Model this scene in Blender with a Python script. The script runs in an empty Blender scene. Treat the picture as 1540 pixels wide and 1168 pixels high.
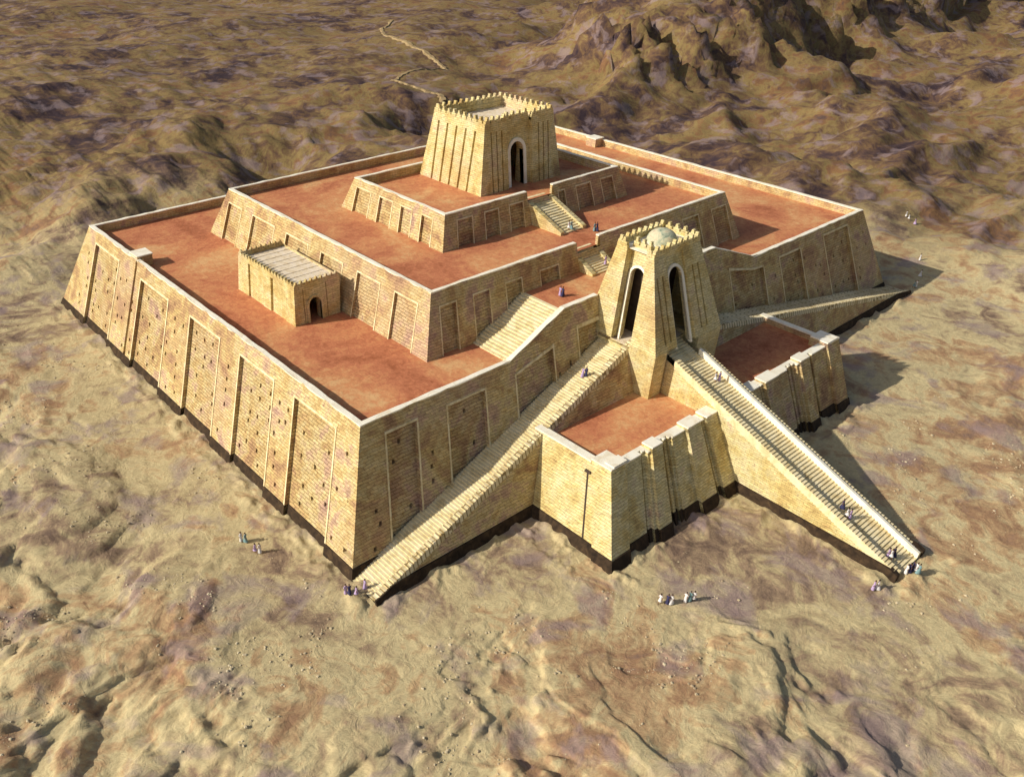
import bpy, bmesh, math, random
import numpy as np
from mathutils import Vector, Matrix
R = math.radians
random.seed(7)
S = 1.5                                   # metres per layout unit; applied to everything at the end
scn = bpy.context.scene
col = scn.collection
WL = {}                                   # world location of each object (layout units)

# ------------------------------------------------------------------ helpers
class MB:
    def __init__(s): s.v = []; s.f = []; s.m = []
    def add(s, pts, faces, mat=0):
        b = len(s.v); s.v += [tuple(p) for p in pts]
        for f in faces: s.f.append([b + i for i in f]); s.m.append(mat)
    def quad(s, a, b, c, d, mat=0): s.add([a, b, c, d], [(0, 1, 2, 3)], mat)
    def hexa(s, p, mat=0):                # 4 bottom points ccw, 4 top points ccw
        s.add(p, [(3, 2, 1, 0), (4, 5, 6, 7), (0, 1, 5, 4), (1, 2, 6, 5), (2, 3, 7, 6), (3, 0, 4, 7)], mat)
    def box(s, x0, x1, y0, y1, z0, z1, mat=0):
        s.hexa([(x0, y0, z0), (x1, y0, z0), (x1, y1, z0), (x0, y1, z0), (x0, y0, z1), (x1, y0, z1), (x1, y1, z1), (x0, y1, z1)], mat)
    def mesh(s, name, mats):
        me = bpy.data.meshes.new(name)
        me.from_pydata(s.v, [], s.f)
        for m in mats: me.materials.append(m)
        me.polygons.foreach_set('material_index', s.m)
        me.update(); return me

def link(name, data, parent=None, loc=(0, 0, 0)):
    o = bpy.data.objects.new(name, data); col.objects.link(o)
    WL[o] = Vector(loc)
    if parent: o.parent = parent; o.location = Vector(loc) - WL[parent]
    else: o.location = loc
    return o
def part(name, mb, mats, parent=None, label=None, fix=True):
    if not isinstance(mats, (list, tuple)): mats = [mats]
    me = mb.mesh(name, mats)
    if fix:
        bm = bmesh.new(); bm.from_mesh(me)
        bmesh.ops.remove_doubles(bm, verts=bm.verts, dist=1e-4)
        bmesh.ops.recalc_face_normals(bm, faces=bm.faces); bm.to_mesh(me); bm.free()
    o = link(name, me, parent)
    if label: o['label'] = label
    return o
def thing(name, label, cat, loc=(0, 0, 0), group=None):
    o = link(name, None, None, loc); o.empty_display_size = 1
    o['label'] = label; o['category'] = cat
    if group: o['group'] = group
    return o

# ------------------------------------------------------------------ materials
def nt(name):
    m = bpy.data.materials.new(name); m.use_nodes = True
    t = m.node_tree; t.nodes.clear()
    out = t.nodes.new('ShaderNodeOutputMaterial'); b = t.nodes.new('ShaderNodeBsdfPrincipled')
    b.inputs['Roughness'].default_value = .9
    try: b.inputs['Specular IOR Level'].default_value = .15
    except Exception: pass
    t.links.new(b.outputs[0], out.inputs[0]); return m, t, b
class N:
    def __init__(s, t): s.t = t
    def n(s, typ, **k):
        d = s.t.nodes.new(typ)
        for a, v in k.items(): setattr(d, a, v)
        return d
    def l(s, a, b): s.t.links.new(a, b)
    def noise(s, vec, scale, detail=4, rough=.55, dist=0.):
        d = s.n('ShaderNodeTexNoise'); d.inputs['Scale'].default_value = scale
        d.inputs['Detail'].default_value = detail; d.inputs['Roughness'].default_value = rough
        d.inputs['Distortion'].default_value = dist
        s.l(vec, d.inputs['Vector']); return d.outputs['Fac']
    def ramp(s, fac, stops):
        d = s.n('ShaderNodeValToRGB'); e = d.color_ramp.elements
        while len(e) < len(stops): e.new(.5)
        for i, (p, c) in enumerate(stops):
            e[i].position = p; e[i].color = (c[0], c[1], c[2], 1) if not isinstance(c, (int, float)) else (c, c, c, 1)
        s.l(fac, d.inputs['Fac']); return d.outputs['Color']
    def mix(s, fac, a, b, mode='MIX'):
        d = s.n('ShaderNodeMix', data_type='RGBA', blend_type=mode)
        for i, v in ((0, fac), (6, a), (7, b)):
            if isinstance(v, (int, float)): d.inputs[i].default_value = v
            elif isinstance(v, tuple): d.inputs[i].default_value = (*v, 1)
            else: s.l(v, d.inputs[i])
        return d.outputs[2]
    def math(s, op, a, b=None):
        d = s.n('ShaderNodeMath', operation=op)
        for i, v in enumerate((a, b)):
            if v is None: continue
            if isinstance(v, (int, float)): d.inputs[i].default_value = v
            else: s.l(v, d.inputs[i])
        return d.outputs[0]
    def bump(s, h, strength, dist, normal=None):
        d = s.n('ShaderNodeBump'); d.inputs['Strength'].default_value = strength; d.inputs['Distance'].default_value = dist
        s.l(h, d.inputs['Height'])
        if normal: s.l(normal, d.inputs['Normal'])
        return d.outputs[0]
    def mapping(s, vec, sc):
        d = s.n('ShaderNodeMapping'); d.inputs['Scale'].default_value = sc; s.l(vec, d.inputs['Vector']); return d.outputs[0]

def wall_material(name, cols, row=.42, mortar=.10, bumps=.5, tint=None):
    m, t, b = nt(name); k = N(t)
    g = k.n('ShaderNodeNewGeometry'); pos = g.outputs['Position']
    sp = k.n('ShaderNodeSeparateXYZ'); k.l(pos, sp.inputs[0])
    wob = k.noise(pos, .35, 3)
    u = k.math('ADD', sp.outputs[0], sp.outputs[1])
    z = k.math('ADD', sp.outputs[2], k.math('MULTIPLY', k.math('SUBTRACT', wob, .5), .5))
    cb = k.n('ShaderNodeCombineXYZ'); k.l(u, cb.inputs[0]); k.l(z, cb.inputs[1])
    br = k.n('ShaderNodeTexBrick'); k.l(cb.outputs[0], br.inputs['Vector'])
    br.inputs['Scale'].default_value = 1; br.inputs['Brick Width'].default_value = row * 3.1; br.inputs['Row Height'].default_value = row
    br.inputs['Mortar Size'].default_value = row * mortar; br.inputs['Mortar Smooth'].default_value = .6
    br.inputs['Color1'].default_value = (1, 1, 1, 1); br.inputs['Color2'].default_value = (.74, .74, .74, 1); br.inputs['Mortar'].default_value = (.34, .27, .22, 1)
    big = k.noise(pos, .13, 5, .6, .8)
    mid = k.noise(pos, .45, 5, .7, .4)
    c = k.ramp(k.math('ADD', k.math('MULTIPLY', big, .6), k.math('MULTIPLY', mid, .4)), cols)
    streak = k.noise(k.mapping(cb.outputs[0], (.8, 5., 1)), 1.0, 4, .7)
    c = k.mix(.75, c, k.ramp(streak, [(.3, .55), (.52, 1.), (.75, 1.2)]), 'MULTIPLY')
    spots = k.noise(cb.outputs[0], 1.7, 3, .7)
    c = k.mix(k.ramp(spots, [(.58, 0.), (.67, .6)]), c, (.32, .19, .11))
    c = k.mix(k.ramp(k.noise(pos, .05, 4, .6), [(.36, .35), (.5, 0.)]), c, (.52, .34, .25))
    c = k.mix(.78, c, br.outputs['Color'], 'MULTIPLY')
    if tint: c = k.mix(1., c, tint, 'MULTIPLY')
    k.l(c, b.inputs['Base Color'])
    h = k.math('ADD', k.math('MULTIPLY', br.outputs['Fac'], -.6), k.math('ADD', k.math('MULTIPLY', streak, .7), k.math('MULTIPLY', spots, .5)))
    k.l(k.bump(h, bumps, .25), b.inputs['Normal'])
    return m
YEL = [(.36, (.40, .24, .14)), (.43, (.56, .37, .19)), (.475, (.66, .48, .21)), (.53, (.76, .62, .32)), (.58, (.66, .46, .30)), (.65, (.50, .33, .26))]
PAL = [(.36, (.54, .38, .16)), (.44, (.74, .58, .24)), (.50, (.80, .68, .34)), (.56, (.84, .74, .42)), (.64, (.72, .54, .36))]
M = {}
M['wall'] = wall_material('mud_brick', YEL)
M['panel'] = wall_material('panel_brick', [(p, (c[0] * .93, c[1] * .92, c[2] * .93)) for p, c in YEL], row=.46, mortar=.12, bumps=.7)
M['pale'] = wall_material('pale_brick', PAL, row=.36, bumps=.35)
M['smooth'] = wall_material('dressed_brick', YEL, row=.42, bumps=.3)
def plain(name, stops, scale=.4, bump=.3, rough=.9, detail=5, dist=.15, stretch=None):
    m, t, b = nt(name); k = N(t)
    g = k.n('ShaderNodeNewGeometry'); p = g.outputs['Position']
    if stretch: p = k.mapping(p, stretch)
    f = k.noise(p, scale, detail, .62, .6); k.l(k.ramp(f, stops), b.inputs['Base Color'])
    f2 = k.noise(p, scale * 6, 4, .7); k.l(k.bump(f2, bump, dist), b.inputs['Normal'])
    b.inputs['Roughness'].default_value = rough; return m
M['edge_highlight'] = plain('panel_edge_highlight', [(.35, (.62, .48, .24)), (.6, (.84, .74, .48))], .8)  # pale raised rim round the panels: edge highlight put into colour and shape
M['coping'] = plain('lime_coping', [(.3, (.80, .70, .52)), (.5, (.92, .87, .72)), (.7, (.94, .91, .80))], .5)
M['tread'] = plain('stair_brick', [(.3, (.62, .48, .24)), (.5, (.82, .70, .42)), (.7, (.88, .78, .54))], .7)
M['dark'] = plain('bitumen_brick', [(.3, (.020, .014, .010)), (.55, (.055, .036, .022)), (.75, (.11, .07, .035))], .9)
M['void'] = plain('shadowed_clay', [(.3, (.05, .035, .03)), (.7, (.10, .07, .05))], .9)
M['roof'] = plain('roof_plaster', [(.3, (.62, .48, .30)), (.5, (.80, .68, .50)), (.7, (.84, .74, .62))], .9)
M['dome'] = plain('glazed_dome', [(.32, (.20, .26, .19)), (.44, (.42, .45, .33)), (.56, (.62, .58, .40)), (.68, (.50, .36, .26))], .9, rough=.7)
def floor_material():
    m, t, b = nt('red_earth_paving'); k = N(t)
    g = k.n('ShaderNodeNewGeometry'); p = g.outputs['Position']
    a = k.noise(p, .06, 5, .6, 1.0); c = k.noise(k.mapping(p, (1, 1, 1)), .8, 6, .75, .8)
    f = k.math('ADD', k.math('MULTIPLY', a, .6), k.math('MULTIPLY', c, .4))
    base = k.ramp(f, [(.36, (.36, .12, .055)), (.46, (.54, .20, .10)), (.54, (.64, .29, .13)), (.62, (.70, .42, .20))])
    fl = k.noise(k.mapping(p, (2.2, .9, 1)), 1.6, 4, .8)
    br = k.n('ShaderNodeTexBrick'); k.l(p, br.inputs['Vector']); br.inputs['Scale'].default_value = 1; br.inputs['Brick Width'].default_value = 1.5; br.inputs['Row Height'].default_value = 1.5
    br.inputs['Color1'].default_value = (1, 1, 1, 1); br.inputs['Color2'].default_value = (.88, .88, .88, 1); br.inputs['Mortar'].default_value = (.74, .72, .70, 1); br.inputs['Mortar Size'].default_value = .07
    base = k.mix(k.ramp(k.noise(p, .12, 3), [(.4, 0.), (.65, .6)]), base, k.mix(1., base, br.outputs['Color'], 'MULTIPLY'))
    base = k.mix(.5, base, k.ramp(fl, [(.35, .72), (.6, 1.1)]), 'MULTIPLY')
    k.l(base, b.inputs['Base Color']); k.l(k.bump(c, .35, .2), b.inputs['Normal']); return m
M['floor'] = floor_material()
def step_material():
    m, t, b = nt('stair_brick_on_edge'); k = N(t)
    g = k.n('ShaderNodeNewGeometry'); p = g.outputs['Position']; sp = k.n('ShaderNodeSeparateXYZ'); k.l(p, sp.inputs[0])
    cb = k.n('ShaderNodeCombineXYZ'); k.l(sp.outputs[1], cb.inputs[0]); k.l(sp.outputs[0], cb.inputs[1])
    br = k.n('ShaderNodeTexBrick'); k.l(cb.outputs[0], br.inputs['Vector']); br.inputs['Scale'].default_value = 1
    br.inputs['Brick Width'].default_value = 2.6; br.inputs['Row Height'].default_value = .74; br.inputs['Mortar Size'].default_value = .13; br.inputs['Mortar Smooth'].default_value = .5
    br.inputs['Color1'].default_value = (1, 1, 1, 1); br.inputs['Color2'].default_value = (.86, .86, .86, 1); br.inputs['Mortar'].default_value = (.30, .24, .15, 1)
    c = k.ramp(k.noise(p, .7, 5, .65, .6), [(.3, (.62, .48, .24)), (.5, (.84, .72, .44)), (.7, (.90, .80, .56))])
    k.l(k.mix(.85, c, br.outputs['Color'], 'MULTIPLY'), b.inputs['Base Color']); return m
M['edge'] = step_material()
def solid(name, c, rough=.8):
    m, t, b = nt(name); k = N(t)
    g = k.n('ShaderNodeTexCoord'); f = k.noise(g.outputs['Object'], 9, 3)
    k.l(k.mix(1., c, k.ramp(f, [(.3, .8), (.7, 1.05)]), 'MULTIPLY'), b.inputs['Base Color'])
    b.inputs['Roughness'].default_value = rough; return m
M['skin'] = solid('brown_skin', (.25, .12, .065), .6)
M['hair'] = solid('black_hair', (.015, .012, .012), .7)
M['white'] = solid('white_linen', (.82, .80, .80))
M['lilac'] = solid('lilac_wool', (.50, .38, .62))
M['blue'] = solid('dark_blue_wool', (.05, .05, .12))
M['teal'] = solid('grey_teal_wool', (.22, .36, .38))

# ------------------------------------------------------------------ fitted dimensions
B1 = .394; H1 = 12.036; PAR = 1.2; L1 = 100.; W1 = 71.84
F1 = H1 - PAR
T2 = dict(xa=17.87, xb=74.3, ya=11.275, yb=57.76, z0=F1, h=6.234, b=.378)
F2 = F1 + T2['h'] - PAR
T3 = dict(xa=29.93, xb=63.39, ya=22.95, yb=43.2, z0=F2, h=3.939, b=.338)
F3 = F2 + T3['h'] - PAR
LZ = 13.9                                  # landing level

def cuts(rects, lo, hi, step=None):
    s = {lo, hi}
    for r in rects:
        for v in r:
            if lo < v < hi: s.add(round(v, 4))
    s = sorted(s)
    if step:
        o = [s[0]]
        for a, b in zip(s, s[1:]):
            n = max(1, math.ceil((b - a) / step))
            o += [a + (b - a) * i / n for i in range(1, n + 1)]
        s = o
    return s
TR = .2
def wall_grid(mb, P, us, zs, depth, mat=lambda u, z: 0):
    nu, nz = len(us) - 1, len(zs) - 1
    D = [[depth((us[i] + us[i + 1]) / 2, (zs[j] + zs[j + 1]) / 2) for j in range(nz)] for i in range(nu)]
    for i in range(nu):
        for j in range(nz):
            d = D[i][j]; a, b, c, e = us[i], us[i + 1], zs[j], zs[j + 1]
            mt = mat((a + b) / 2, (c + e) / 2)
            mb.quad(P(a, c, d), P(b, c, d), P(b, e, d), P(a, e, d), mt)
            if i + 1 < nu and abs(D[i + 1][j] - d) > 1e-6:
                q = D[i + 1][j]; mb.quad(P(b, c, d), P(b, c, q), P(b, e, q), P(b, e, d), mt)
            if j + 1 < nz and abs(D[i][j + 1] - d) > 1e-6:
                q = D[i][j + 1]; mb.quad(P(a, e, d), P(b, e, d), P(b, e, q), P(a, e, q), mt)
def face_map(side, xa, xb, ya, yb, b, z0, ulo, uhi, warp=None, lean=None, zr=10.5):
    """battered face; the two end columns follow the mitred corners"""
    def P(u, z, d=0.):
        zz = warp(u, z) if warp else z
        i = b * (zz - z0)
        if lean and ulo + 1e-6 < u < uhi - 1e-6: u = u - float(np.interp((u - ulo) / (uhi - ulo), *lean)) * (zr - zz)
        if side in 'FB':
            x = xa + i if abs(u - ulo) < 1e-6 else xb - i if abs(u - uhi) < 1e-6 else u
            if abs(u - ulo) < 1e-6 or abs(u - uhi) < 1e-6: x += (d if abs(u - ulo) < 1e-6 else -d) 
            return (x, ya + i + d if side == 'F' else yb - i - d, zz)
        y = ya + i if abs(u - ulo) < 1e-6 else yb - i if abs(u - uhi) < 1e-6 else u
        if abs(u - ulo) < 1e-6 or abs(u - uhi) < 1e-6: y += (d if abs(u - ulo) < 1e-6 else -d)
        return (xa + i + d if side == 'L' else xb - i - d, y, zz)
    return P
def strip(mb, outer, inner, zt, zb, mat=0, jit=0.):
    """wall/coping along a path: outer & inner xy per node, top and bottom z per node"""
    if jit:
        rj = random.Random(11); O, I, T, B = [outer[0]], [inner[0]], [zt[0]], [zb[0]]
        for i in range(len(outer) - 1):
            L = math.hypot(outer[i + 1][0] - outer[i][0], outer[i + 1][1] - outer[i][1]); k = max(1, int(L / 1.3))
            for j in range(1, k + 1):
                t = j / k; e_ = jit if j < k else 0
                mx = lambda a, b: tuple(p + (q - p) * t for p, q in zip(a, b))
                o_, i_ = mx(outer[i], outer[i + 1]), mx(inner[i], inner[i + 1]); dv = ((i_[0] - o_[0]), (i_[1] - o_[1])); q = rj.uniform(-.5, 1) * e_; q2 = rj.uniform(-1, 1) * e_
                O.append((o_[0] + dv[0] * q * 1.6, o_[1] + dv[1] * q * 1.6)); I.append((i_[0] + dv[0] * q2, i_[1] + dv[1] * q2))
                T.append(zt[i] + (zt[i + 1] - zt[i]) * t + rj.uniform(-.5, .3) * e_ * .6); B.append(zb[i] + (zb[i + 1] - zb[i]) * t)
        outer, inner, zt, zb = O, I, T, B
    n = len(outer)
    for i in range(n - 1):
        a, b, c, d = outer[i], outer[i + 1], inner[i + 1], inner[i]
        mb.add([(*a, zb[i]), (*b, zb[i + 1]), (*c, zb[i + 1]), (*d, zb[i]), (*a, zt[i]), (*b, zt[i + 1]), (*c, zt[i + 1]), (*d, zt[i])],
               [(4, 5, 6, 7), (0, 1, 5, 4), (2, 3, 7, 6), (3, 2, 1, 0)], mat)
    for i in (0, n - 1):
        mb.add([(*outer[i], zb[i]), (*inner[i], zb[i]), (*inner[i], zt[i]), (*outer[i], zt[i])], [(0, 1, 2, 3)], mat)
def ring(mb, x0, x1, y0, y1, w, zt, zb):
    """closed mitred rectangular ring"""
    o = [(x0, y0), (x1, y0), (x1, y1), (x0, y1)]; i_ = [(x0 + w, y0 + w), (x1 - w, y0 + w), (x1 - w, y1 - w), (x0 + w, y1 - w)]
    for k in range(4):
        a, b, c, d = o[k], o[(k + 1) % 4], i_[(k + 1) % 4], i_[k]
        mb.quad((*a, zt), (*b, zt), (*c, zt), (*d, zt)); mb.quad((*a, zb), (*b, zb), (*b, zt), (*a, zt))
        mb.quad((*d, zb), (*c, zb), (*c, zt), (*d, zt)); mb.quad((*a, zb), (*b, zb), (*c, zb), (*d, zb))

# ------------------------------------------------------------------ ziggurat
zig = thing('ziggurat', 'huge stepped mud brick ziggurat with three sloping terraces, red floors and long stairs', 'ziggurat', (50, 36, 0))

def front_top(u):
    if u < 23: return H1
    if u < 31.8: return H1 + (u - 23) / 8.8 * 2.81
    if u < 58.9: return H1 + 2.81
    if u < 66.8: return H1 + (66.8 - u) / 7.9 * 2.81
    return H1
def warp(u, z):
    if z <= 8: return z
    return 8 + (z - 8) * (front_top(u) - 8) / (H1 - 8)

HS = .33                                   # weep hole size
def holes(rects, n, lo, hi, zlo, zhi, rnd, skip=()):
    out = []
    cols_ = np.arange(lo, hi, 2.0)
    for c in cols_:
        for r in np.arange(zlo, zhi, 1.42):
            if rnd.random() < n:
                u = c + rnd.uniform(-.5, .5) + (r * .15); z = r + rnd.uniform(-.35, .35)
                if any(abs(u - e) < .5 or abs(u + HS - e) < .5 for rr in rects for e in rr[:2]): continue
                if u < lo or u > hi: continue
                if any(a < u < b for a, b in skip): continue
                out.append((round(u, 3), round(u + HS, 3), round(z, 3), round(z + HS * 1.25, 3)))
    return out
rnd = random.Random(3)
NL = [(7.7, 14.5, 10.45), (18.4, 25.0, 10.45), (29.5, 36.3, 10.45), (42.0, 49.5, 10.35), (56.3, 63.9, 10.5)]
NF = [(7.1, 10.6, 10.5), (14.4, 19.2, 10.5), (23.5, 29.0, 10.44), (33.0, 36.7, 10.6), (61.2, 68.4, 10.42), (72.4, 77.5, 10.6), (83.75, 90.4, 10.9)]
hl = holes(NL, .74, 2, 68, 1.6, 9.3, rnd)
hf = holes(NF, .5, 5, 95, 1.6, 9.2, rnd, skip=((18, 60),)) + holes(NF, .25, 20, 34, 5.5, 9.2, rnd)
ND = .42; GR = (51.1, 51.65)
mb = MB(); pl = MB()
def dep(niches, hs, grooves=()):
    hi = {}
    def f(u, z):
        for g in grooves:
            if g[0] < u < g[1]: return .75
        d = 0.
        for a, b, t in niches:
            if a - TR < u < b + TR and z < t + TR: d = -.07
        for a, b, t in niches:
            if a < u < b and z < t: d = ND
        for a, b, c, e in hs:
            if a < u < b and c < z < e: return d + .45
        return d
    return f
def side_faces(side, niches, hs, ulo, uhi, grooves=(), wp=None):
    rects = [(a - TR, a, b, b + TR) for a, b, t in niches] + [(h[0], h[1]) for h in hs] + list(grooves)
    us = cuts(rects, ulo, uhi, 2.2)
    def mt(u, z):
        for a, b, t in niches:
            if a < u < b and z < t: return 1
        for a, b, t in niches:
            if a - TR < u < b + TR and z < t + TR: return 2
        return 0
    # ends: keep first/last column wide enough for the mitre
    us = [u for u in us if u in (ulo, uhi) or (ulo + B1 * H1 + .15 < u < uhi - B1 * H1 - .15)]
    zs = cuts([(t, t + TR) for a, b, t in niches] + [(h[2], h[3]) for h in hs] + [(8.,), (H1 - .55,), (H1 - 1.1,)], 0., H1)
    LEAN = ([0, .12, .5, .8, 1], [.31, .31, .26, .08, 0]) if side in 'LR' else ([0, .1, .6, .9, 1], [.25, .22, .0, -.17, -.2])
    P = face_map(side, 0, L1, 0, W1, B1, 0, ulo, uhi, wp, LEAN)
    df = dep(niches, hs, grooves)
    wall_grid(mb, P, us, zs, df, mt)
    # bitumen plinth: same plan, a little proud
    us2 = [u for u in cuts([(a, b) for a, b, t in niches] + list(grooves), ulo, uhi) if u in (ulo, uhi) or (ulo + .5 < u < uhi - .5)]
    P2 = face_map(side, 0, L1, 0, W1, B1, 0, ulo, uhi, None, LEAN)
    dn = lambda u, z: (ND if any(a < u < b for a, b, t in niches) else 0.) - .10
    hp = .95
    wall_grid(pl, P2, us2, [-.6, hp], dn)
    for a, b in zip(us2, us2[1:]):
        d = dn((a + b) / 2, 0); pl.quad(P2(a, hp, d), P2(b, hp, d), P2(b, hp, d + .14), P2(a, hp, d + .14))
NL = [n for n in NL]
side_faces('L', NL, hl, 0, W1, (GR,))
side_faces('F', NF, hf, 0, L1, (), warp)
side_faces('R', [(8, 15, 10.45), (19, 26, 10.45), (30, 37, 10.45), (42, 49, 10.45), (56, 63, 10.45)], [], 0, W1)
side_faces('B', [(8 + 12 * i, 15 + 12 * i, 10.45) for i in range(7)], [], 0, L1)
lower = part('lower_terrace', mb, [M['wall'], M['panel'], M['edge_highlight']], zig, 'tall lowest terrace wall with recessed panels and rows of small weep holes')
part('bitumen_plinth', pl, M['dark'], lower)
# parapet core and coping
I1 = B1 * H1
mb = MB(); cp = MB(); PW = .46
def rect_par(i, w, ccp):
    x0, x1, y0, y1 = i, L1 - i, i, W1 - i
    # left, back, right as open path + front with its raised landing profile
    o = [(x0, y0), (x0, y1), (x1, y1), (x1, y0)]; n = [(x0 + w, y0 + w), (x0 + w, y1 - w), (x1 - w, y1 - w), (x1 - w, y0 + w)]
    return o, n
e = .03
o, n = rect_par(I1 + e, PW, 0); strip(mb, o, n, [H1 - .14] * 4, [F1 - .3] * 4)
o, n = rect_par(I1 - .05, PW + .12, 0); strip(cp, o, n, [H1] * 4, [H1 - .14] * 4, jit=.09)
xs = [I1, 12, 23, 31.8, 37.1]; xs2 = [48.2, 58.9, 66.8, 80, L1 - I1]
for X in (xs, xs2):
    def yo(x, off): return B1 * front_top(x) + off
    zt = [front_top(x) for x in X]
    def endx(x, off, w): return x + (off + w if x == I1 else -(off + w) if x == L1 - I1 else 0)
    strip(mb, [(endx(x, e, 0), yo(x, e)) for x in X], [(endx(x, e, PW), yo(x, e) + PW) for x in X], [z - .14 for z in zt], [F1 - .3] * len(X))
    strip(cp, [(endx(x, -.05, 0), yo(x, -.05)) for x in X], [(endx(x, -.05, PW + .12), yo(x, -.05) + PW + .12) for x in X], zt, [z - .14 for z in zt], jit=.09)
part('parapet', mb, M['smooth'], lower)
part('coping', cp, M['coping'], lower)
mb = MB(); mb.quad((I1 + .2, I1 + .2, F1), (L1 - I1 - .2, I1 + .2, F1), (L1 - I1 - .2, W1 - I1 - .2, F1), (I1 + .2, W1 - I1 - .2, F1))
part('terrace_floor', mb, M['floor'], lower)
for (x0, x1, y0, y1) in ((4.95, 6.9, 51.9, 54.0), (L1 - 7.1, L1 - 4.95, 53.0, 55.2)):
    mb = MB(); mb.box(x0, x1, y0, y1, F1 - .1, H1 + .02 + .2, 0); mb.box(x0 - .08, x1 + .08, y0 - .08, y1 + .08, H1 + .22, H1 + .36, 1)
    part('drain_block', mb, [M['smooth'], M['coping']], lower)

def terrace(T, name, label, nl, nf, gap):
    xa, xb, ya, yb, z0, h, b = (T[k] for k in ('xa', 'xb', 'ya', 'yb', 'z0', 'h', 'b'))
    zt = z0 + h; i = b * h; fl = zt - PAR
    mb = MB()
    fz = [z0 - .05, *([n for n in (nl[0][2],)]), zt - .14]
    for side, ns, lo, hi in (('L', nl, ya, yb), ('F', nf, xa, xb), ('R', nl, ya, yb), ('B', nf, xa, xb)):
        g = gap if side == 'F' else None
        us = cuts([(a - .14, a, c, c + .14) for a, c, t in ns] + ([g] if g else []), lo, hi)
        us = [u for u in us if u in (lo, hi) or (lo + i - .3 < u < hi - i + .3)]
        P = face_map(side, xa, xb, ya, yb, b, z0, lo, hi, None, ([0, .5, 1], [.24, .18, 0]) if side in 'LR' else ([0, .5, 1], [.2, .04, -.18]), nl[0][2])
        zn = nl[0][2]; zs = sorted({z0 - .05, zn, zn + .14, fl, zt})
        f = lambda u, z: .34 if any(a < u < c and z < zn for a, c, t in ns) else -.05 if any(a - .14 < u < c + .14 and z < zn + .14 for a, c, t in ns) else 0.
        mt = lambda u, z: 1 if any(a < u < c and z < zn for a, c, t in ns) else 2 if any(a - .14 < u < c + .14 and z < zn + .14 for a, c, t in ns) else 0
        if g:
            m2 = MB(); wall_grid(m2, P, us, zs, f, mt)
            # drop the parapet quads inside the stair opening
            keep = []
            for fc in m2.f:
                cx = sum(m2.v[k][0] for k in fc) / 4; cz = sum(m2.v[k][2] for k in fc) / 4
                keep.append(not (g[0] < cx < g[1] and cz > fl + .05))
            for fc, kp, mi in zip(m2.f, keep, m2.m):
                if kp: mb.add([m2.v[k] for k in fc], [tuple(range(len(fc)))], mi)
        else: wall_grid(mb, P, us, zs, f, mt)
    o_ = part(name, mb, [M['wall'], M['panel'], M['edge_highlight']], zig, label)
    x0, x1, y0, y1 = xa + i, xb - i, ya + i, yb - i
    pr = MB(); cp = MB(); w = .36
    for mbx, off, ww, zz, zb in ((pr, .03, w, zt - .13, fl - .2), (cp, -.05, w + .12, zt, zt - .13)):
        a0, a1, b0, b1 = x0 + off, x1 - off, y0 + off, y1 - off
        strip(mbx, [(gap[0], b0), (a0, b0), (a0, b1), (a1, b1), (a1, b0), (gap[1], b0)],
              [(gap[0], b0 + ww), (a0 + ww, b0 + ww), (a0 + ww, b1 - ww), (a1 - ww, b1 - ww), (a1 - ww, b0 + ww), (gap[1], b0 + ww)], [zz] * 6, [zb] * 6, jit=.09 if mbx is cp else 0)
    part('parapet', pr, M['smooth'], o_); part('coping', cp, M['coping'], o_)
    mb = MB(); mb.quad((x0 + .1, y0 + .1, fl), (x1 - .1, y0 + .1, fl), (x1 - .1, y1 - .1, fl), (x0 + .1, y1 - .1, fl))
    part('terrace_floor', mb, M['floor'], o_)
    return o_
Z2 = 15.45; Z3 = 18.8
terrace(T2, 'middle_terrace', 'middle terrace with shallow recessed panels and a red floor',
        [(15.0, 18.7, Z2), (21.35, 25.4, Z2), (28.3, 32.6, Z2), (35.45, 40.2, Z2), (43.05, 48.3, Z2), (51.2, 54.6, Z2)],
        [(20.95, 23.1, Z2), (25.6, 27.85, Z2), (30.35, 32.7, Z2), (35.7, 38.65, Z2), (49.3, 52.2, Z2), (55.4, 58.6, Z2), (62.15, 65.45, Z2), (68.5, 71.7, Z2)], (42.1, 46.1))
terrace(T3, 'upper_terrace', 'small upper terrace carrying the temple, with recessed panels',
        [(26.0, 27.95, Z3), (29.8, 31.85, Z3), (33.6, 36.1, Z3), (38.0, 40.95, Z3)],
        [(32.9, 35.2, Z3), (37.3, 39.45, Z3), (41.4, 43.65, Z3), (50.1, 51.2, Z3), (53.45, 56.2, Z3), (58.3, 60.6, Z3)], (44.6, 49.3))

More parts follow.
